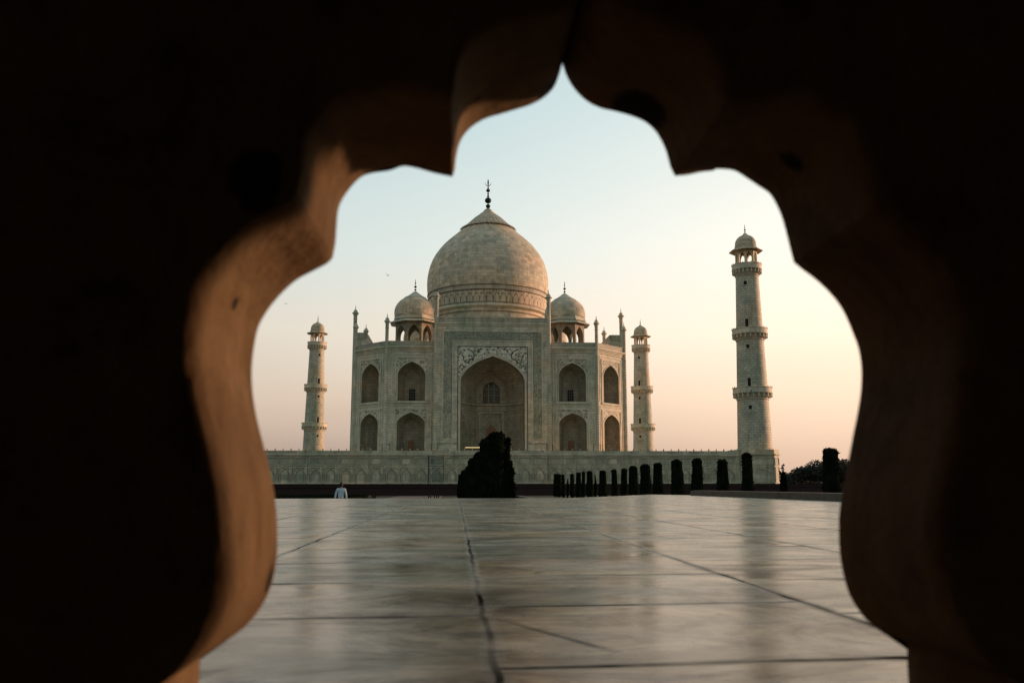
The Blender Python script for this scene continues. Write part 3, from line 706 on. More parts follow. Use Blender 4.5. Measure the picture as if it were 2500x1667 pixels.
# thin mineral veins
rv = h.math('ABSOLUTE', h.math('SUBTRACT', h.noise(h.map(ob, (.7, 2.0, 1), (1,9,0)), 1.3, 5, .6, 1.5), .5)); vl = h.ramp(rv, [(.004, (1,1,1)), (.016, (0,0,0))])
c = h.mix(h.math('MULTIPLY', vl, .6), c, (.06, .05, .04))
# wandering hairline cracks
vc = h.n('TexVoronoi', feature='DISTANCE_TO_EDGE'); vc.inputs['Scale'].default_value = .75; h.l(h.map(wv.outputs[0], (1,1,1), (5,2,0)), vc.inputs['Vector'])
ck = h.math('MULTIPLY', h.ramp(vc.outputs['Distance'], [(.004, (1,1,1)), (.010, (0,0,0))]), h.ramp(h.noise(ob, .8, 2), [(.57, (0,0,0)), (.62, (1,1,1))]))
c = h.mix(h.math('MULTIPLY', ck, .85), c, (.03, .025, .02))
spot = h.ramp(h.noise(ob, 9, 4, .65), [(.66, (0,0,0)), (.72, (1,1,1))]); c = h.mix(h.math('MULTIPLY', spot, .7), c, (.06, .045, .03))
h.l(c, b_.inputs['Base Color'])
rg = h.math('ADD', h.ramp(h.noise(ob, 1.7, 6, .65), [(.3, (.13,.13,.13)), (.7, (.34,.34,.34))]), h.math('MULTIPLY', halo, .35)); h.l(rg, b_.inputs['Roughness']); 
sl = h.math('MULTIPLY', h.math('SUBTRACT', 1.0, jm, clamp=True), h.math('SUBTRACT', 1.0, h.math('MULTIPLY', h.math('MAXIMUM', ck, spot), .8), clamp=True))
sv_ = h.ramp(vein, [(.36, (.03,.03,.03)), (.50, (.15,.15,.15)), (.62, (.30,.30,.30))])
h.l(h.math('MULTIPLY', h.math('MULTIPLY', sl, h.math('SUBTRACT', 1.0, h.math('MULTIPLY', halo, .7))), sv_), b_.inputs['Specular IOR Level'])
b_.inputs['Specular Tint'].default_value = (1, .93, .76, 1)
hh = h.math('ADD', 0.0, h.math('ADD', h.math('MULTIPLY', h.noise(h.map(ob, (1.0, 2.5, 1)), 1, 4), 2.2), h.math('MULTIPLY', h.noise(ob, 30, 4, .7), .25))); h.bump(hh, b_, .35, .006)
M['floor'] = m
P = [(-26,-8),(24,-8),(24,3),(7.55,10),(7.55,27),(6.6,29.6),(4.1,24.2),(2.75,21.8),(-26,21.2)]
b = MB(); b.face([(x, y, 0) for x, y in P])
for k in range(len(P)):
    a, q = P[k], P[(k+1)%len(P)]; b.face([(*q,0),(*a,0),(*a,-FZ),(*q,-FZ)])
fl = b.build('marble_floor', M['floor']); fl.location = (CX, CY, FZ); tag(fl, kind='structure')
M['kerbstone'] = plain('weathered_kerb', (.075, .055, .036), .85, 0, .3, 4)
b = MB(); b.box(7.3, 7.7, 12.5, 27.0, -.02, .15); b.face([(7.3,12.5,.15),(7.7,12.5,.15),(7.7,11.6,0),(7.3,11.6,0)])
kb = b.build('platform_kerb', M['kerbstone']); kb.location = (CX, CY, FZ)
tag(kb, 'low weathered stone kerb edging the right side of the polished marble floor', 'kerb')

# --- the wall with the cusped opening
OUTL = {}
OUTL['A'] = [(-0.2391, -0.1565), (-0.2306, -0.1509), (-0.2122, -0.1415), (-0.1959, -0.1282), (-0.184, -0.1117), (-0.1762, -0.0929), (-0.1725, -0.0696), (-0.1728, -0.0483), (-0.1744, -0.0267), (-0.1779, -0.005), (-0.1832, 0.0169), (-0.191, 0.0434), (-0.1975, 0.0656), (-0.2023, 0.0881), (-0.2047, 0.1107), (-0.204, 0.1336), (-0.2006, 0.1566), (-0.1939, 0.1715), (-0.1861, 0.1835), (-0.1752, 0.1966), (-0.163, 0.2077), (-0.1476, 0.2166), (-0.1341, 0.2245), (-0.1287, 0.2307)]
OUTL['B'] = [(-0.1287, 0.2307), (-0.1264, 0.2468), (-0.1258, 0.2635), (-0.1248, 0.2803), (-0.1214, 0.2917), (-0.1132, 0.3054), (-0.1027, 0.3171), (-0.092, 0.3219), (-0.0726, 0.3255), (-0.0596, 0.3304), (-0.0465, 0.3292), (-0.0268, 0.3239), (-0.0076, 0.3201)]
OUTL['C'] = [(-0.0072, 0.3195), (-0.0048, 0.3282), (-0.0036, 0.3403), (-0.0009, 0.3544), (0.0048, 0.3668), (0.0147, 0.3776), (0.028, 0.3859), (0.0448, 0.3917), (0.0616, 0.3975), (0.0768, 0.4032), (0.0903, 0.4117), (0.1006, 0.4228), (0.1067, 0.4374), (0.1108, 0.453)]
OUTL['D'] = [(0.1108, 0.453), (0.1152, 0.4377), (0.1227, 0.4234), (0.1345, 0.4102), (0.1497, 0.4017), (0.1683, 0.3974), (0.1853, 0.3928), (0.1989, 0.3869), (0.2089, 0.3782), (0.2162, 0.3668), (0.2218, 0.3527), (0.2255, 0.3369), (0.2303, 0.3261)]
OUTL['E'] = [(0.2303, 0.3261), (0.2448, 0.3279), (0.2586, 0.3312), (0.2723, 0.3331), (0.2765, 0.3351), (0.2947, 0.3338), (0.3081, 0.3259), (0.3214, 0.3168), (0.3325, 0.3088), (0.3398, 0.2961), (0.3448, 0.2822), (0.3485, 0.2661), (0.352, 0.2477), (0.3551, 0.2329)]
OUTL['F'] = [(0.3551, 0.2329), (0.3644, 0.2251), (0.3774, 0.215), (0.3902, 0.2027), (0.4007, 0.1893), (0.4077, 0.1759), (0.4141, 0.1581), (0.4191, 0.1413), (0.4208, 0.1198), (0.4184, 0.096), (0.4131, 0.0725), (0.4067, 0.0491), (0.4002, 0.0237), (0.3938, -0.0014), (0.3881, -0.0241), (0.386, -0.0421), (0.3854, -0.0644), (0.3872, -0.0843), (0.3917, -0.1041), (0.3999, -0.1195), (0.4106, -0.1326), (0.4261, -0.1425), (0.4419, -0.1486), (0.4484, -0.154)]
def catmull(P, n=6):
    R = []
    for i in range(len(P)-1):
        p0, p1, p2, p3 = P[max(i-1,0)], P[i], P[i+1], P[min(i+2,len(P)-1)]
        for k in range(n):
            t = k/n; R.append(tuple(.5*(2*p1[j]+(-p0[j]+p2[j])*t+(2*p0[j]-5*p1[j]+4*p2[j]-p3[j])*t*t+(-p0[j]+3*p1[j]-3*p2[j]+p3[j])*t**3) for j in (0,1)))
    R.append(tuple(P[-1])); return R
cus = OUTL['A'][-1]
RING = [(-.2405, -.30), (-.2400, -.22), (-.2395, -.170), (-.2393, -.160)]
RING += catmull(OUTL['A'])
for k in 'BCDEF':
    L = catmull(OUTL[k]); RING += L[1:] if math.dist(L[0], RING[-1]) < .003 else L
RING += [(.4478, -.162), (.4470, -.175), (.4465, -.22), (.4460, -.30)]
RING = [(x*.9885, z*.9885 if z > -.29 else z) for x, z in RING]
YF, YN = .87, .671                      # far and near faces of the wall, metres in front of the eye
m, nt_, b_ = mat('arch_sandstone'); h = NB(nt_); ob = h.n('TexCoord').outputs['Object']
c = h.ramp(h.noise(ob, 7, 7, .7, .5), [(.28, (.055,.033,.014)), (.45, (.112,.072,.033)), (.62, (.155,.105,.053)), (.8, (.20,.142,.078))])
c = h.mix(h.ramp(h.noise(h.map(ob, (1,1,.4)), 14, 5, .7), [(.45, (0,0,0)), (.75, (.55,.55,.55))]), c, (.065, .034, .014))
geo = ob
for (cx, cy, cz, rx, ry, rz) in ((.188,.838,.70,.034,.040,.05), (-.078,.868,.628,.020,.022,.03), (.092,.850,.715,.014,.022,.03), (-.163,.67,.541,.022,.03,.028), (-.178,.845,.215,.012,.010,.014), (-.19,.80,.39,.010,.008,.012), (-.185,.74,.12,.008,.007,.010), (-.20,.76,.46,.007,.009,.009), (.02,.80,.66,.010,.010,.02), (.33,.78,.62,.02,.02,.02)):
    v = h.n('VectorMath', operation='SUBTRACT'); h.l(geo, v.inputs[0]); v.inputs[1].default_value = (cx, cy, cz)
    s_ = h.n('VectorMath', operation='DIVIDE'); h.l(v.outputs[0], s_.inputs[0]); s_.inputs[1].default_value = (rx, ry, rz)
    ln = h.n('VectorMath', operation='LENGTH'); h.l(s_.outputs[0], ln.inputs[0])
    d = h.math('ADD', ln.outputs['Value'], h.math('MULTIPLY', h.noise(geo, 45, 3), .8))
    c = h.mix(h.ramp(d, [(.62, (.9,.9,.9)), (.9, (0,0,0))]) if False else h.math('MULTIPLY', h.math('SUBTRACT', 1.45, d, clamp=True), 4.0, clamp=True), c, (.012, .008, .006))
h.l(c, b_.inputs['Base Color']); b_.inputs['Roughness'].default_value = .92; b_.inputs['Specular IOR Level'].default_value = .12
h.bump(h.math('ADD', h.noise(ob, 70, 6, .75), h.math('MULTIPLY', h.noise(ob, 14, 4, .6), 3.0)), b_, .75, .005)
M['arch'] = m
M['inner'] = plain('inner_sandstone', (.42, .25, .14), .9, 0, .3, 5)
M['blocker'] = plain('blocker_stone', (.03, .02, .014), .95, 0, .3, 4)  # kept dark so the added blocker wall bounces little light
pav = thing('pavilion', (CX, CY, FZ), 'dark stone pavilion wall pierced by a many-cusped arch that frames the whole view', 'pavilion')
oz = .30
n = len(RING); cen = (.10, .08)
def rim(p, e):                           # push outline outwards from its middle by e metres
    d = Vector((p[0]-cen[0], p[1]-cen[1])); d.normalize(); return (p[0]+d.x*e, p[1]+d.y*e)
SEC = [(YF, .010), (YF-.003, .004), (YF-.010, 0)] + [(YF-.010-(YF-YN-.02)*k/8, 0) for k in range(1, 9)] + [(YN+.003, .004), (YN, .010)]
b = MB(); G = []
for y, e in SEC:
    row = []
    for i, p in enumerate(RING):
        q = rim(p, e) if p[1] > -.16 else (p[0] + (e if p[0] > 0 else -e), p[1])
        nz = noise.noise((q[0]*9, y*9, q[1]*9))*.0016 if 0 < e+1 and .68 < y < .86 else 0
        q2 = rim(q, nz); row.append((q2[0], y, max(q2[1], -.30)+oz if i not in (0, n-1) else q[1]+oz))
    G.append(row)
for A, B in zip(G, G[1:]):
    for k in range(n-1): b.face([A[k], A[k+1], B[k+1], B[k]])
# faces out to the rectangle of the wall
X0, X1, ZT = -2.6, 2.8, 2.5
def outer(p):
    dx, dz = p[0]-cen[0], p[2]-oz-cen[1]; t = 1e9
    if dx > 0: t = min(t, (X1-cen[0])/dx)
    if dx < 0: t = min(t, (X0-cen[0])/dx)
    if dz > 0: t = min(t, (ZT-cen[1])/dz)
    if dz < 0: t = min(t, (-.30-cen[1])/dz)
    return (cen[0]+dx*t, p[1], max(0, cen[1]+dz*t+oz))
def side(row, flip):
    idx = list(range(n))
    O = [outer(row[k]) for k in idx]; O[0] = (X0, row[0][1], 0); O[-1] = (X1, row[0][1], 0)
    for k in range(n-1):
        A, B, C_, D = row[k], row[k+1], O[k+1], O[k]
        ins = []
        for cx_, cz_ in ((X0, ZT+oz), (X1, ZT+oz), (X0, 0), (X1, 0)):
            on = lambda q, a, v: abs(q[a]-v) < 1e-6
            if (on(D,0,cx_) and on(C_,2,cz_) or on(D,2,cz_) and on(C_,0,cx_)) and not (on(C_,0,cx_) and on(D,0,cx_)) and not (on(C_,2,cz_) and on(D,2,cz_)): ins = [(cx_, D[1], cz_)]
        F_ = [A, B, C_] + ins + [D]; b.face(F_[::-1] if flip else F_)
side(G[0], True); side(G[-1], False)
b.face([(X0,YN,ZT+oz),(X1,YN,ZT+oz),(X1,YF,ZT+oz),(X0,YF,ZT+oz)]); b.face([(X0,YN,0),(X0,YN,ZT+oz),(X0,YF,ZT+oz),(X0,YF,0)]); b.face([(X1,YN,0),(X1,YF,0),(X1,YF,ZT+oz),(X1,YN,ZT+oz)])
b.v = [(x, y, z-.0) for x, y, z in b.v]
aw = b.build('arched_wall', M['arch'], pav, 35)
b = MB(); b.box(X0, X0+.3, -3.2, -2.75, 0, ZT+oz); b.box(X0, X0+.3, -1.2, YN-.001, 0, ZT+oz); b.box(X0, X0+.3, -2.75, -1.2, 2.1, ZT+oz); b.build('side_wall', M['inner'], pav); b = MB(); b.box(X1-.3, X1, -3.2, YN-.001, 0, ZT+oz); b.build('side_wall', M['inner'], pav)  # unseen doorway gap added at left to light the arched wall's near face
b = MB(); b.box(X0+.3, X1-.3, -3.2, -2.9, 0, ZT+oz); b.build('back_wall', M['inner'], pav)
b = MB(); b.box(-1.5, -1.05, YF+.002, 3.3, -.5, ZT+oz); b.build('light_blocker_wall', M['blocker'], pav)  # unseen wall added to keep western sky light off the right jamb
b = MB(); b.box(X0-.15, X1+.15, -3.35, YF+2.3, ZT+oz+.002, ZT+oz+.25); b.build('roof_and_shade_eave', M['inner'], pav)  # roof; its unseen front overhang is added to shade floor and arch
b = MB(); b.face([(X0+.3,-2.9,.004),(X1-.3,-2.9,.004),(X1-.3,YN+.0,.004),(X0+.3,YN+.0,.004)]); b.build('inner_floor', M['inner'], pav)

# ================================================================== vegetation
m, nt_, b_ = mat('cypress_leaf'); h = NB(nt_); ob = h.n('TexCoord').outputs['Object']
h.l(h.ramp(h.noise(ob, 3, 3), [(.35, (.003,.005,.003)), (.7, (.009,.013,.006))]), b_.inputs['Base Color']); b_.inputs['Roughness'].default_value = 1; b_.inputs['Specular IOR Level'].default_value = 0
M['cypress'] = m
M['bark'] = plain('bark', (.04, .028, .02), .95)
def leafy(mb, rnd, surf, n, size):
    """scatter small leaf clumps over and just inside a surface function surf(u, v, depth) -> point"""
    for _ in range(n):
        p = surf(rnd.random(), rnd.random(), rnd.random()**2)
        s = size*rnd.uniform(.5, 1.4); a = Vector((rnd.gauss(0,1), rnd.gauss(0,1), rnd.gauss(.6,1))).normalized(); c_ = a.orthogonal().normalized(); c_.rotate(Matrix.Rotation(rnd.uniform(0, 6.28), 3, a))
        p = Vector(p); mb.face([p-c_*s*.35, p+a*s, p+c_*s*.35], [(0,0)]*3)
def clipped(r, H, seed, top=.62, flat=.25, waist=.0):
    rnd = random.Random(seed); b = MB(); prof = []
    fl_ = min(flat*1.5, .6*r/H) if top > .3 else flat
    TT = [k/9*(1-fl_) for k in range(10)]+[1-fl_+fl_*q_ for q_ in (.3,.55,.78,.93,1.0)]
    for k in range(15):
        t = TT[k]; z = .25+(H-.25)*t
        q = r*(1-(1-top)*t) ; 
        if t > 1-fl_: q *= math.sqrt(max(.0, 1-(.97*(t-1+fl_)/fl_)**3.0))
        if t < .08: q *= .75+.25*t/.08
        prof.append((max(q, .02), z))
    ph = rnd.uniform(0, 9)
    def R(a, z): return 1+.17*noise.noise((math.cos(a)*1.3+ph, math.sin(a)*1.3, z*1.1))+.05*noise.noise((math.cos(a)*4, math.sin(a)*4+ph, z*4))
    ns = 18; G_ = [[(q*R(2*PI*k/ns, z)*math.cos(2*PI*k/ns), q*R(2*PI*k/ns, z)*math.sin(2*PI*k/ns), z) for k in range(ns)] for q, z in prof]
    for A, B in zip(G_, G_[1:]):
        for k in range(ns): b.face([A[k], A[(k+1)%ns], B[(k+1)%ns], B[k]])
    b.face(G_[-1]); lean = rnd.uniform(-.02, .02)*r
    def surf(u, v, d):
        t = v*13.999; i = int(t); f = t-i; q = prof[i][0]*(1-f)+prof[i+1][0]*f; z = prof[i][1]*(1-f)+prof[i+1][1]*f
        a = 2*PI*u; return (q*R(a,z)*(1-.1*d)*math.cos(a), q*R(a,z)*(1-.1*d)*math.sin(a), z-.03)
    leafy(b, rnd, surf, int(900*max(1,H/3)), .085)
    return b
def spiky(r, H, seed):
    rnd = random.Random(seed); b = MB()
    for k in range(26):
        a = rnd.uniform(0, 2*PI); rr_ = r*rnd.uniform(0, .6); hh = H*rnd.uniform(.45, 1.0)*(1-.35*rr_/r)
        x, y = rr_*math.cos(a), rr_*math.sin(a); lean = rnd.uniform(0, .22)*r
        pts = [(x*.4, y*.4, .1), (x, y, hh*.35), (x+lean*math.cos(a), y+lean*math.sin(a), hh*.75), (x+1.4*lean*math.cos(a), y+1.4*lean*math.sin(a), hh)]
        b.tube(pts, [.05, r*.30, r*.17, .01], 5)
        def surf(u, v, d):
            t = v*2.999; i = int(t); f = t-i; p, q = Vector(pts[i]), Vector(pts[i+1]); c_ = p.lerp(q, f); w_ = r*(.30, .26, .12)[i]
            return (c_.x+w_*math.cos(u*6.28), c_.y+w_*math.sin(u*6.28), c_.z)
        leafy(b, rnd, surf, 60, .11)
    return b
def tree(name, x, D, mb, label, cat='cypress', group=None, H=1):
    t = thing(name, (CX+x, CY+D, 0), label, cat, group)
    t.rotation_euler = (.03*math.sin(x*7+D*3), .03*math.sin(D*1.7), D)
    mb.build('crown', M['cypress'], t, merge=False)
    b = MB(); b.tube([(0,0,0),(0,0,.6),(.02,0,H*.6)], [.09,.08,.03], 8); b.build('trunk', M['bark'], t)
    return t
RG = 'clipped cypresses in the row right of the pool'
ORD = ['first','second','third','fourth','fifth','sixth','seventh','eighth','ninth','tenth','eleventh','twelfth','thirteenth','fourteenth','fifteenth','sixteenth','seventeenth','eighteenth']
# (source x, top y, width px) measured along the row; X is constant, so the distance follows from x
row = [(1349,1157,9,0),(1357,1157,13,0),(1369,1159,8,0),(1378,1163,4,1),(1390.6,1157,10,0),(1404,1154,12,0),(1415.6,1152,9,0),(1432,1150,15,0),(1445,1158,5,1),(1463,1149,19,0),(1493,1147,14,0),(1513,1145,15,0),(1537.5,1138,23,0),(1568.5,1134,27,0),(1596,1131,22,0),(1648,1123,31,0),(1691,1120,27,0),(1753,1123,27,0),(1819,1107,27,0),(1909,1131,24,1),(2020,1095,34,0)]
XR = 13.0
nr = len(row)
desc = {0:'small far clipped cypress at the left end of the row right of the pool', 1:'wide far clipped cypress, one in from the left end of the row', 2:'narrow far clipped cypress just left of the wispy thin one, right-hand row', 3:'wispy thin far cypress near the left end of the row', 4:'small clipped cypress just right of the wispy thin one', 5:'clipped cypress between two narrower ones, left part of the row', 6:'narrow clipped cypress between two wider ones below the far right corner of the mausoleum', 7:'broad clipped cypress left of the second wispy sapling', 8:'wispy sapling cypress standing alone in a gap of the row', 9:'clipped column cypress just right of the wispy sapling, wide gaps on both sides', 10:'slim clipped cypress below the far right minaret, left of a similar one', 11:'slim clipped cypress with a slightly wavy side, below the far right minaret', 12:'broad round-topped cypress, left of the three close together', 13:'broadest round-topped cypress, middle of the three close together', 14:'leaning-sided tapered cypress, right of the three close together', 15:'large wide column cypress with gaps on both sides, left of the big minaret', 16:'flat-topped tapering cypress to the left of the big minaret, third from its base', 17:'round-topped cypress immediately left of the one before the big minaret', 18:'tall slim cypress standing in front of the foot of the big near minaret', 19:'bushy unclipped pointed cypress at the right end of the marble terrace', 20:'tall ragged flat-topped cypress farthest right, against the open sky'}
for i, (sx, ty, wpx, wild) in enumerate(row):
    D = XR*2110/(sx-1114)*.985; pxm = D/2110
    H = 1.62+(1185.5-ty)*pxm; r = max(.14, wpx*pxm/2)
    if wild: mb_ = spiky(r*1.05, H*1.02, 50+i)
    else: mb_ = clipped(r*1.22, H, 20+i, top=.66+.12*((i*7)%3)/3 if i != 20 else .82, flat=.07 if i in (16, 20) else .11+.03*(i%3))
    tree('cypress_tree', XR, D, mb_, desc[i], 'cypress', RG, H)
LG = 'clipped cypresses in the row left of the pool'
left = [(1215,1060,38,24.5,0,'tallest and nearest black cypress of the dark clump before the great portal'),(1190,1072,46,28,0,'second tallest cypress, left shoulder of the dark clump before the portal'),(1178,1103,46,35,0,'cypress one step down from the shoulder on the left of the dark clump'),
 (1167,1119,42,42,0,'middle step of the staircase of treetops left of the dark clump'),(1157,1136,38,50,0,'small cypress near the foot of the left slope of the dark clump'),(1146,1146,38,60,0,'small round cypress two from the low left end of the dark clump'),(1138,1157,34,74,0,'low far cypress next to the left end of the dark clump'),(1131,1165,30,92,0,'lowest and farthest cypress at the left end of the dark clump'),
 (1240,1073,17,23,2,'thin pointed cypress spire on the right side of the dark clump'),(1248,1108,28,22.5,1,'wispy low cypress at the right foot of the dark clump')]
for i, (sx, ty, wpx, D, wild, lab) in enumerate(left):
    pxm = D/2110; H = 1.62+(1185.5-ty)*pxm; r = wpx*pxm/2
    mb_ = spiky(r*1.25, H, 90+i) if wild == 1 else clipped(r*3.2, H, 70+i, top=.10, flat=.04) if wild == 2 else clipped(r*1.08, H*(1.0 if i else 1.01), 70+i, top=.92, flat=.05)
    tree('cypress_tree', (sx-1114)*pxm, D, mb_, lab, 'cypress', LG, H)
# low clipped hedges on the left
def hedge(x0, x1, y0, y1, H, seed, label):
    rnd = random.Random(seed); b = MB(); nx = 24
    t = thing('hedge', (CX+(x0+x1)/2, CY+(y0+y1)/2, 0), label, 'hedge', 'dark clipped hedges left of the pool')
    hx, hy = (x1-x0)/2, (y1-y0)/2
    def hz(x, y): return H*(1+.12*noise.noise((x*.35+seed, y*.35, 0)))
    for i in range(nx):
        for j in range(6):
            xa, xb = -hx+2*hx*i/nx, -hx+2*hx*(i+1)/nx; ya, yb = -hy+2*hy*j/6, -hy+2*hy*(j+1)/6
            b.face([(xa,ya,hz(xa,ya)),(xb,ya,hz(xb,ya)),(xb,yb,hz(xb,yb)),(xa,yb,hz(xa,yb))])
        b.face([(xa,-hy,0),(xb,-hy,0),(xb,-hy,hz(xb,-hy)),(xa,-hy,hz(xa,-hy))]); b.face([(xb,hy,0),(xa,hy,0),(xa,hy,hz(xa,hy)),(xb,hy,hz(xb,hy))])
    for sx_ in (-hx, hx): b.face([(sx_,-hy,0),(sx_,hy,0),(sx_,hy,H),(sx_,-hy,H)])
    leafy(b, rnd, lambda u, v, d: (-hx+2*hx*u, -hy if rnd.random() < .5 else -hy+2*hy*v, H*(rnd.random() if rnd.random() < .4 else 1)), 2600, .14)
    b.build('foliage', M['cypress'], t, merge=False)
hedge(-24, -9.3, 60, 103, .62, 3, 'long dark hedge beside the paved path, right of the walking person')
hedge(-52, -20, 62, 66, .95, 5, 'dark clipped hedge behind the walking person, towards the left jamb of the arch')
# bollards across the path
bol = None
for (sx, D, hh, lab) in ((1036.5,75,.62,'shortest black bollard, standing apart on the left'),(1047.7,75,.82,'black bollard, first of the taller ones from the left'),(1053,75,.82,'black bollard, second of the taller ones from the left'),(1061.5,75,.84,'thickest-looking black bollard in the middle of the group'),(1067,75,.82,'black bollard, second from the right'),(1072,75,.82,'black bollard nearest the dark clump of cypresses')):
    t = thing('bollard', (CX+(sx-1114)*D/2110, CY+D, .02), lab, 'bollard', 'bollards across the paved path')
    b = MB(); b.lathe([(.05,0),(.05,hh-.08),(.065,hh-.07),(.065,hh-.02),(.03,hh),(0,hh)], 10); b.build('post', M['void'], t, 40)
    b = MB(); b.lathe([(.11,0),(.11,.04),(.055,.05)], 10); b.build('foot', M['void'], t)
t = thing('stone_post', (CX+(908-1114)*58/2110, CY+58, 0), 'short reddish stone post at the dark hedge, right of the walking person', 'post')
b = MB(); b.box(-.09, .09, -.09, .09, 0, .88); b.build('post', M['path'], t); b = MB(); b.box(-.12, .12, -.12, .12, .88, .95); b.lathe([(.1,.95),(.05,1.0),(0,1.02)], 8); b.build('cap', M['path'], t)

# background: a broad tree and a hazy far treeline to the right of the terrace
M['leaf'] = plain('broad_leaf', (.014, .018, .009), .95, 0, .4, .6)
def broad(name, x, D, W, H, seed, lab, n=16000, s=.55):
    rnd = random.Random(seed); t = thing(name, (CX+x, CY+D, 0), lab, 'tree', None)
    cl = [(rnd.uniform(-.8,.8)*W/2, rnd.uniform(-.8,.8)*W/2) for _ in range(26)]
    b = MB()
    blobs = []
    for cx_, cy_ in cl:
        q = max(0, 1-(2*math.hypot(cx_, cy_)/W)**2); blobs.append((cx_, cy_, H*(.35+.45*math.sqrt(q))*rnd.uniform(.85,1.02), W*rnd.uniform(.10,.17)))
    for _ in range(n):
        c_ = rnd.choice(blobs); d = Vector((rnd.gauss(0,1), rnd.gauss(0,1), rnd.gauss(0,1))).normalized()*c_[3]*rnd.uniform(.7,1.08); d.z *= .75
        p = Vector(c_[:3])+d; p.z = max(p.z, .6); a = Vector((rnd.gauss(0,1), rnd.gauss(0,1), rnd.gauss(0,1))).normalized(); e = a.orthogonal().normalized(); s_ = s*rnd.uniform(.5,1.2)
        b.face([p-e*s_*.5, p+a*s_*.5, p+e*s_*.5, p-a*s_*.5], [(0,0)]*4)
    b.build('crown', M['leaf'], t, merge=False)
    b = MB(); b.tube([(0,0,0),(0,.1,H*.25),(.2,0,H*.5)], [W*.03,W*.024,W*.015], 8)
    for k in range(7):
        c_ = blobs[k]; b.tube([(0,0,H*.22),(c_[0]*.5,c_[1]*.5,H*.4),(c_[0],c_[1],c_[2])], [W*.016,W*.01,W*.004], 6)
    b.build('trunk', M['bark'], t)
broad('broad_tree', 99, 225, 22, 7.8, 4, 'wide dark round-crowned tree on the skyline behind the tall ragged cypress')
broad('broad_tree', 178, 455, 30, 7.6, 8, 'pale hazy far tree low on the skyline, left of the wide dark tree', 6000, 1.1)
broad('broad_tree', 208, 470, 34, 6.2, 9, 'low hazy far tree behind the left edge of the wide dark tree', 6000, 1.1)

# ================================================================== birds
def bird(x, D, z, rz, flap, lab):
    t = thing('bird', (CX+x, CY+D, z), lab, 'bird', None, rz); b = MB()
    b.lathe([(0,-.16),(.03,-.13),(.05,-.03),(.045,.06),(.028,.12),(.03,.15),(.012,.19),(0,.21)], 8); b.v = [(x_, z_, y_) for x_, y_, z_ in b.v]
    b.face([(-.02,-.12,0),(.02,-.12,0),(.06,-.26,0),(-.06,-.26,0)]); b.build('body', M['void'], t, 50)
    for s in (-1, 1):
        b = MB(); P = [(0,.08,0),(0,-.06,0),(s*.22,-.05,.22*flap),(s*.22,.09,.22*flap)]; b.face(P); b.face([P[3],P[2],(s*.48,-.10,.34*flap)]); 
        Q = [(x_, y_, z_+.008) for x_, y_, z_ in P]; b.face(Q[::-1]); b.build('wing', M['void'], t)
def at(sx, sy, D): return ((sx-1114)*D/2110*.98, D)
bird(-11.3, 137, 35.1, .6, .8, 'small dark bird in flight just left of a roof pinnacle, left of the near kiosk')
bird(-28.0, 140, 30.9, 0, .2, 'tiny bird gliding in the sky left of the far left minaret')
bird(48.0, 138, 16.8, 1.2, .6, 'tiny bird beside the lowest balcony of the big right minaret')

# ================================================================== the walking person
M['shirt'] = plain('pale_blue_shirt', (.42, .56, .62), .8, 0, .12, 9)
M['skin'] = plain('skin', (.16, .08, .05), .6)
M['trouser'] = plain('dark_trousers', (.012, .013, .018), .9)
M['hair'] = plain('black_hair', (.008, .007, .006), .8)
def skin_obj(name, joints, edges, mat_, parent, root=0, sub=2):
    me = bpy.data.meshes.new(name); me.from_pydata([j[0] for j in joints], edges, []); me.materials.append(mat_)
    o = bpy.data.objects.new(name, me); C.objects.link(o); o.parent = parent
    sm = o.modifiers.new('skin', 'SKIN'); sm.use_smooth_shade = True
    for i, j in enumerate(joints):
        sv = me.skin_vertices[0].data[i]; r = j[1]; sv.radius = r if isinstance(r, tuple) else (r, r); sv.use_root = i == root
    o.modifiers.new('sub', 'SUBSURF').levels = sub; o.modifiers['sub'].render_levels = sub
    return o
pD = 50; per = thing('person', (CX+(841.5-1114)*pD/2110*1.005, CY+pD, 0), 'person in pale blue shirt and dark trousers, walking away across the garden', 'person', None, .06)
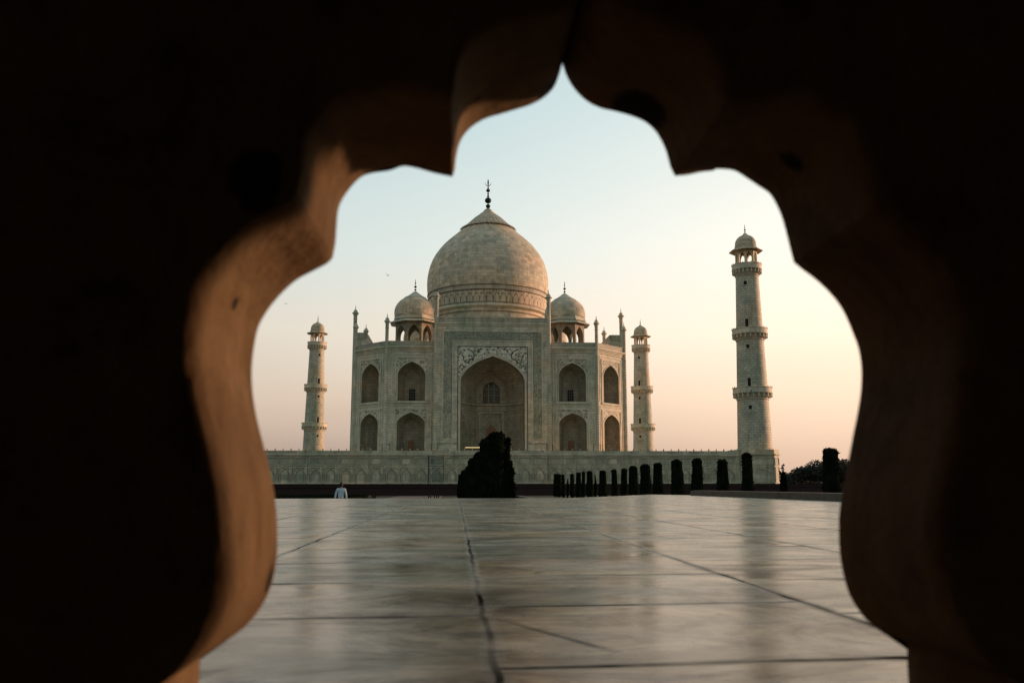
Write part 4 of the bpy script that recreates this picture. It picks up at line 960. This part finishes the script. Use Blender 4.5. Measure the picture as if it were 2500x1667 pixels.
J = [((0,0,.97),(.15,.11)),((0,.0,1.12),(.145,.105)),((0,.0,1.30),(.17,.115)),((0,.01,1.45),(.12,.08)),((0,.02,1.53),(.058,.058)),((0,.03,1.62),(.075,.088)),((0,.035,1.72),(.078,.095)),((0,.03,1.79),(.05,.06)),
     ((.19,0,1.44),.062),((.26,-.02,1.16),.047),((.30,.05,.92),.034),((.31,.07,.84),(.022,.04)),((.305,.09,.77),(.012,.03)),
     ((-.19,0,1.44),.062),((-.27,.02,1.16),.047),((-.31,-.03,.92),.034),((-.32,-.03,.84),(.022,.04)),((-.315,-.02,.77),(.012,.03)),
     ((.09,0,.88),.095),((.10,.09,.50),.06),((.10,.04,.10),.042),((.11,.16,.04),.035),((-.09,0,.88),.095),((-.10,-.02,.50),.06),((-.10,-.20,.12),.042),((-.11,-.10,.04),.035)]
E_ = [(0,1),(1,2),(2,3),(3,4),(4,5),(5,6),(6,7),(3,8),(8,9),(9,10),(10,11),(11,12),(3,13),(13,14),(14,15),(15,16),(16,17),(0,18),(18,19),(19,20),(20,21),(0,22),(22,23),(23,24),(24,25)]
skin_obj('body', J, E_, M['skin'], per)
S = [((0,0,.93),(.185,.135)),((0,.0,1.12),(.18,.13)),((0,.0,1.30),(.205,.14)),((0,.01,1.44),(.15,.10)),((0,.02,1.50),(.075,.07)),((.20,0,1.43),.082),((.275,-.02,1.16),.066),((.31,.05,.92),.048),((-.20,0,1.43),.082),((-.285,.02,1.16),.066),((-.32,-.03,.92),.048)]
skin_obj('shirt', S, [(0,1),(1,2),(2,3),(3,4),(3,5),(5,6),(6,7),(3,8),(8,9),(9,10)], M['shirt'], per, 1)
Tr = [((0,0,.96),(.17,.125)),((.09,0,.86),.115),((.105,.09,.50),.085),((.10,.04,.12),.07),((-.09,0,.86),.115),((-.105,-.02,.50),.085),((-.10,-.20,.14),.07)]
skin_obj('trousers', Tr, [(0,1),(1,2),(2,3),(0,4),(4,5),(5,6)], M['trouser'], per)
b = MB(); b.lathe([(.001,1.84),(.05,1.83),(.085,1.79),(.10,1.73),(.10,1.66),(.085,1.60),(.05,1.58),(.001,1.58)], 16); b.v = [(x, y*1.12+.015, z) for x, y, z in b.v]; b.build('hair', M['hair'], per, 60)
for s in (-1, 1):
    b = MB()
    for k in range(4):
        x0 = s*.31+(k-1.5)*.014; b.tube([(x0, .08 if s > 0 else -.02, .80), (x0, .095 if s > 0 else -.01, .76-.004*abs(k-1.5)), (x0-s*.004, .10 if s > 0 else 0, .725+.006*abs(k-1.5))], [.009,.008,.006], 6)
    b.tube([(s*.305, .10 if s > 0 else .01, .83), (s*.285, .125 if s > 0 else .03, .79), (s*.283, .13 if s > 0 else .035, .765)], [.011,.009,.007], 6)
    b.build('fingers', M['skin'], per, 60)
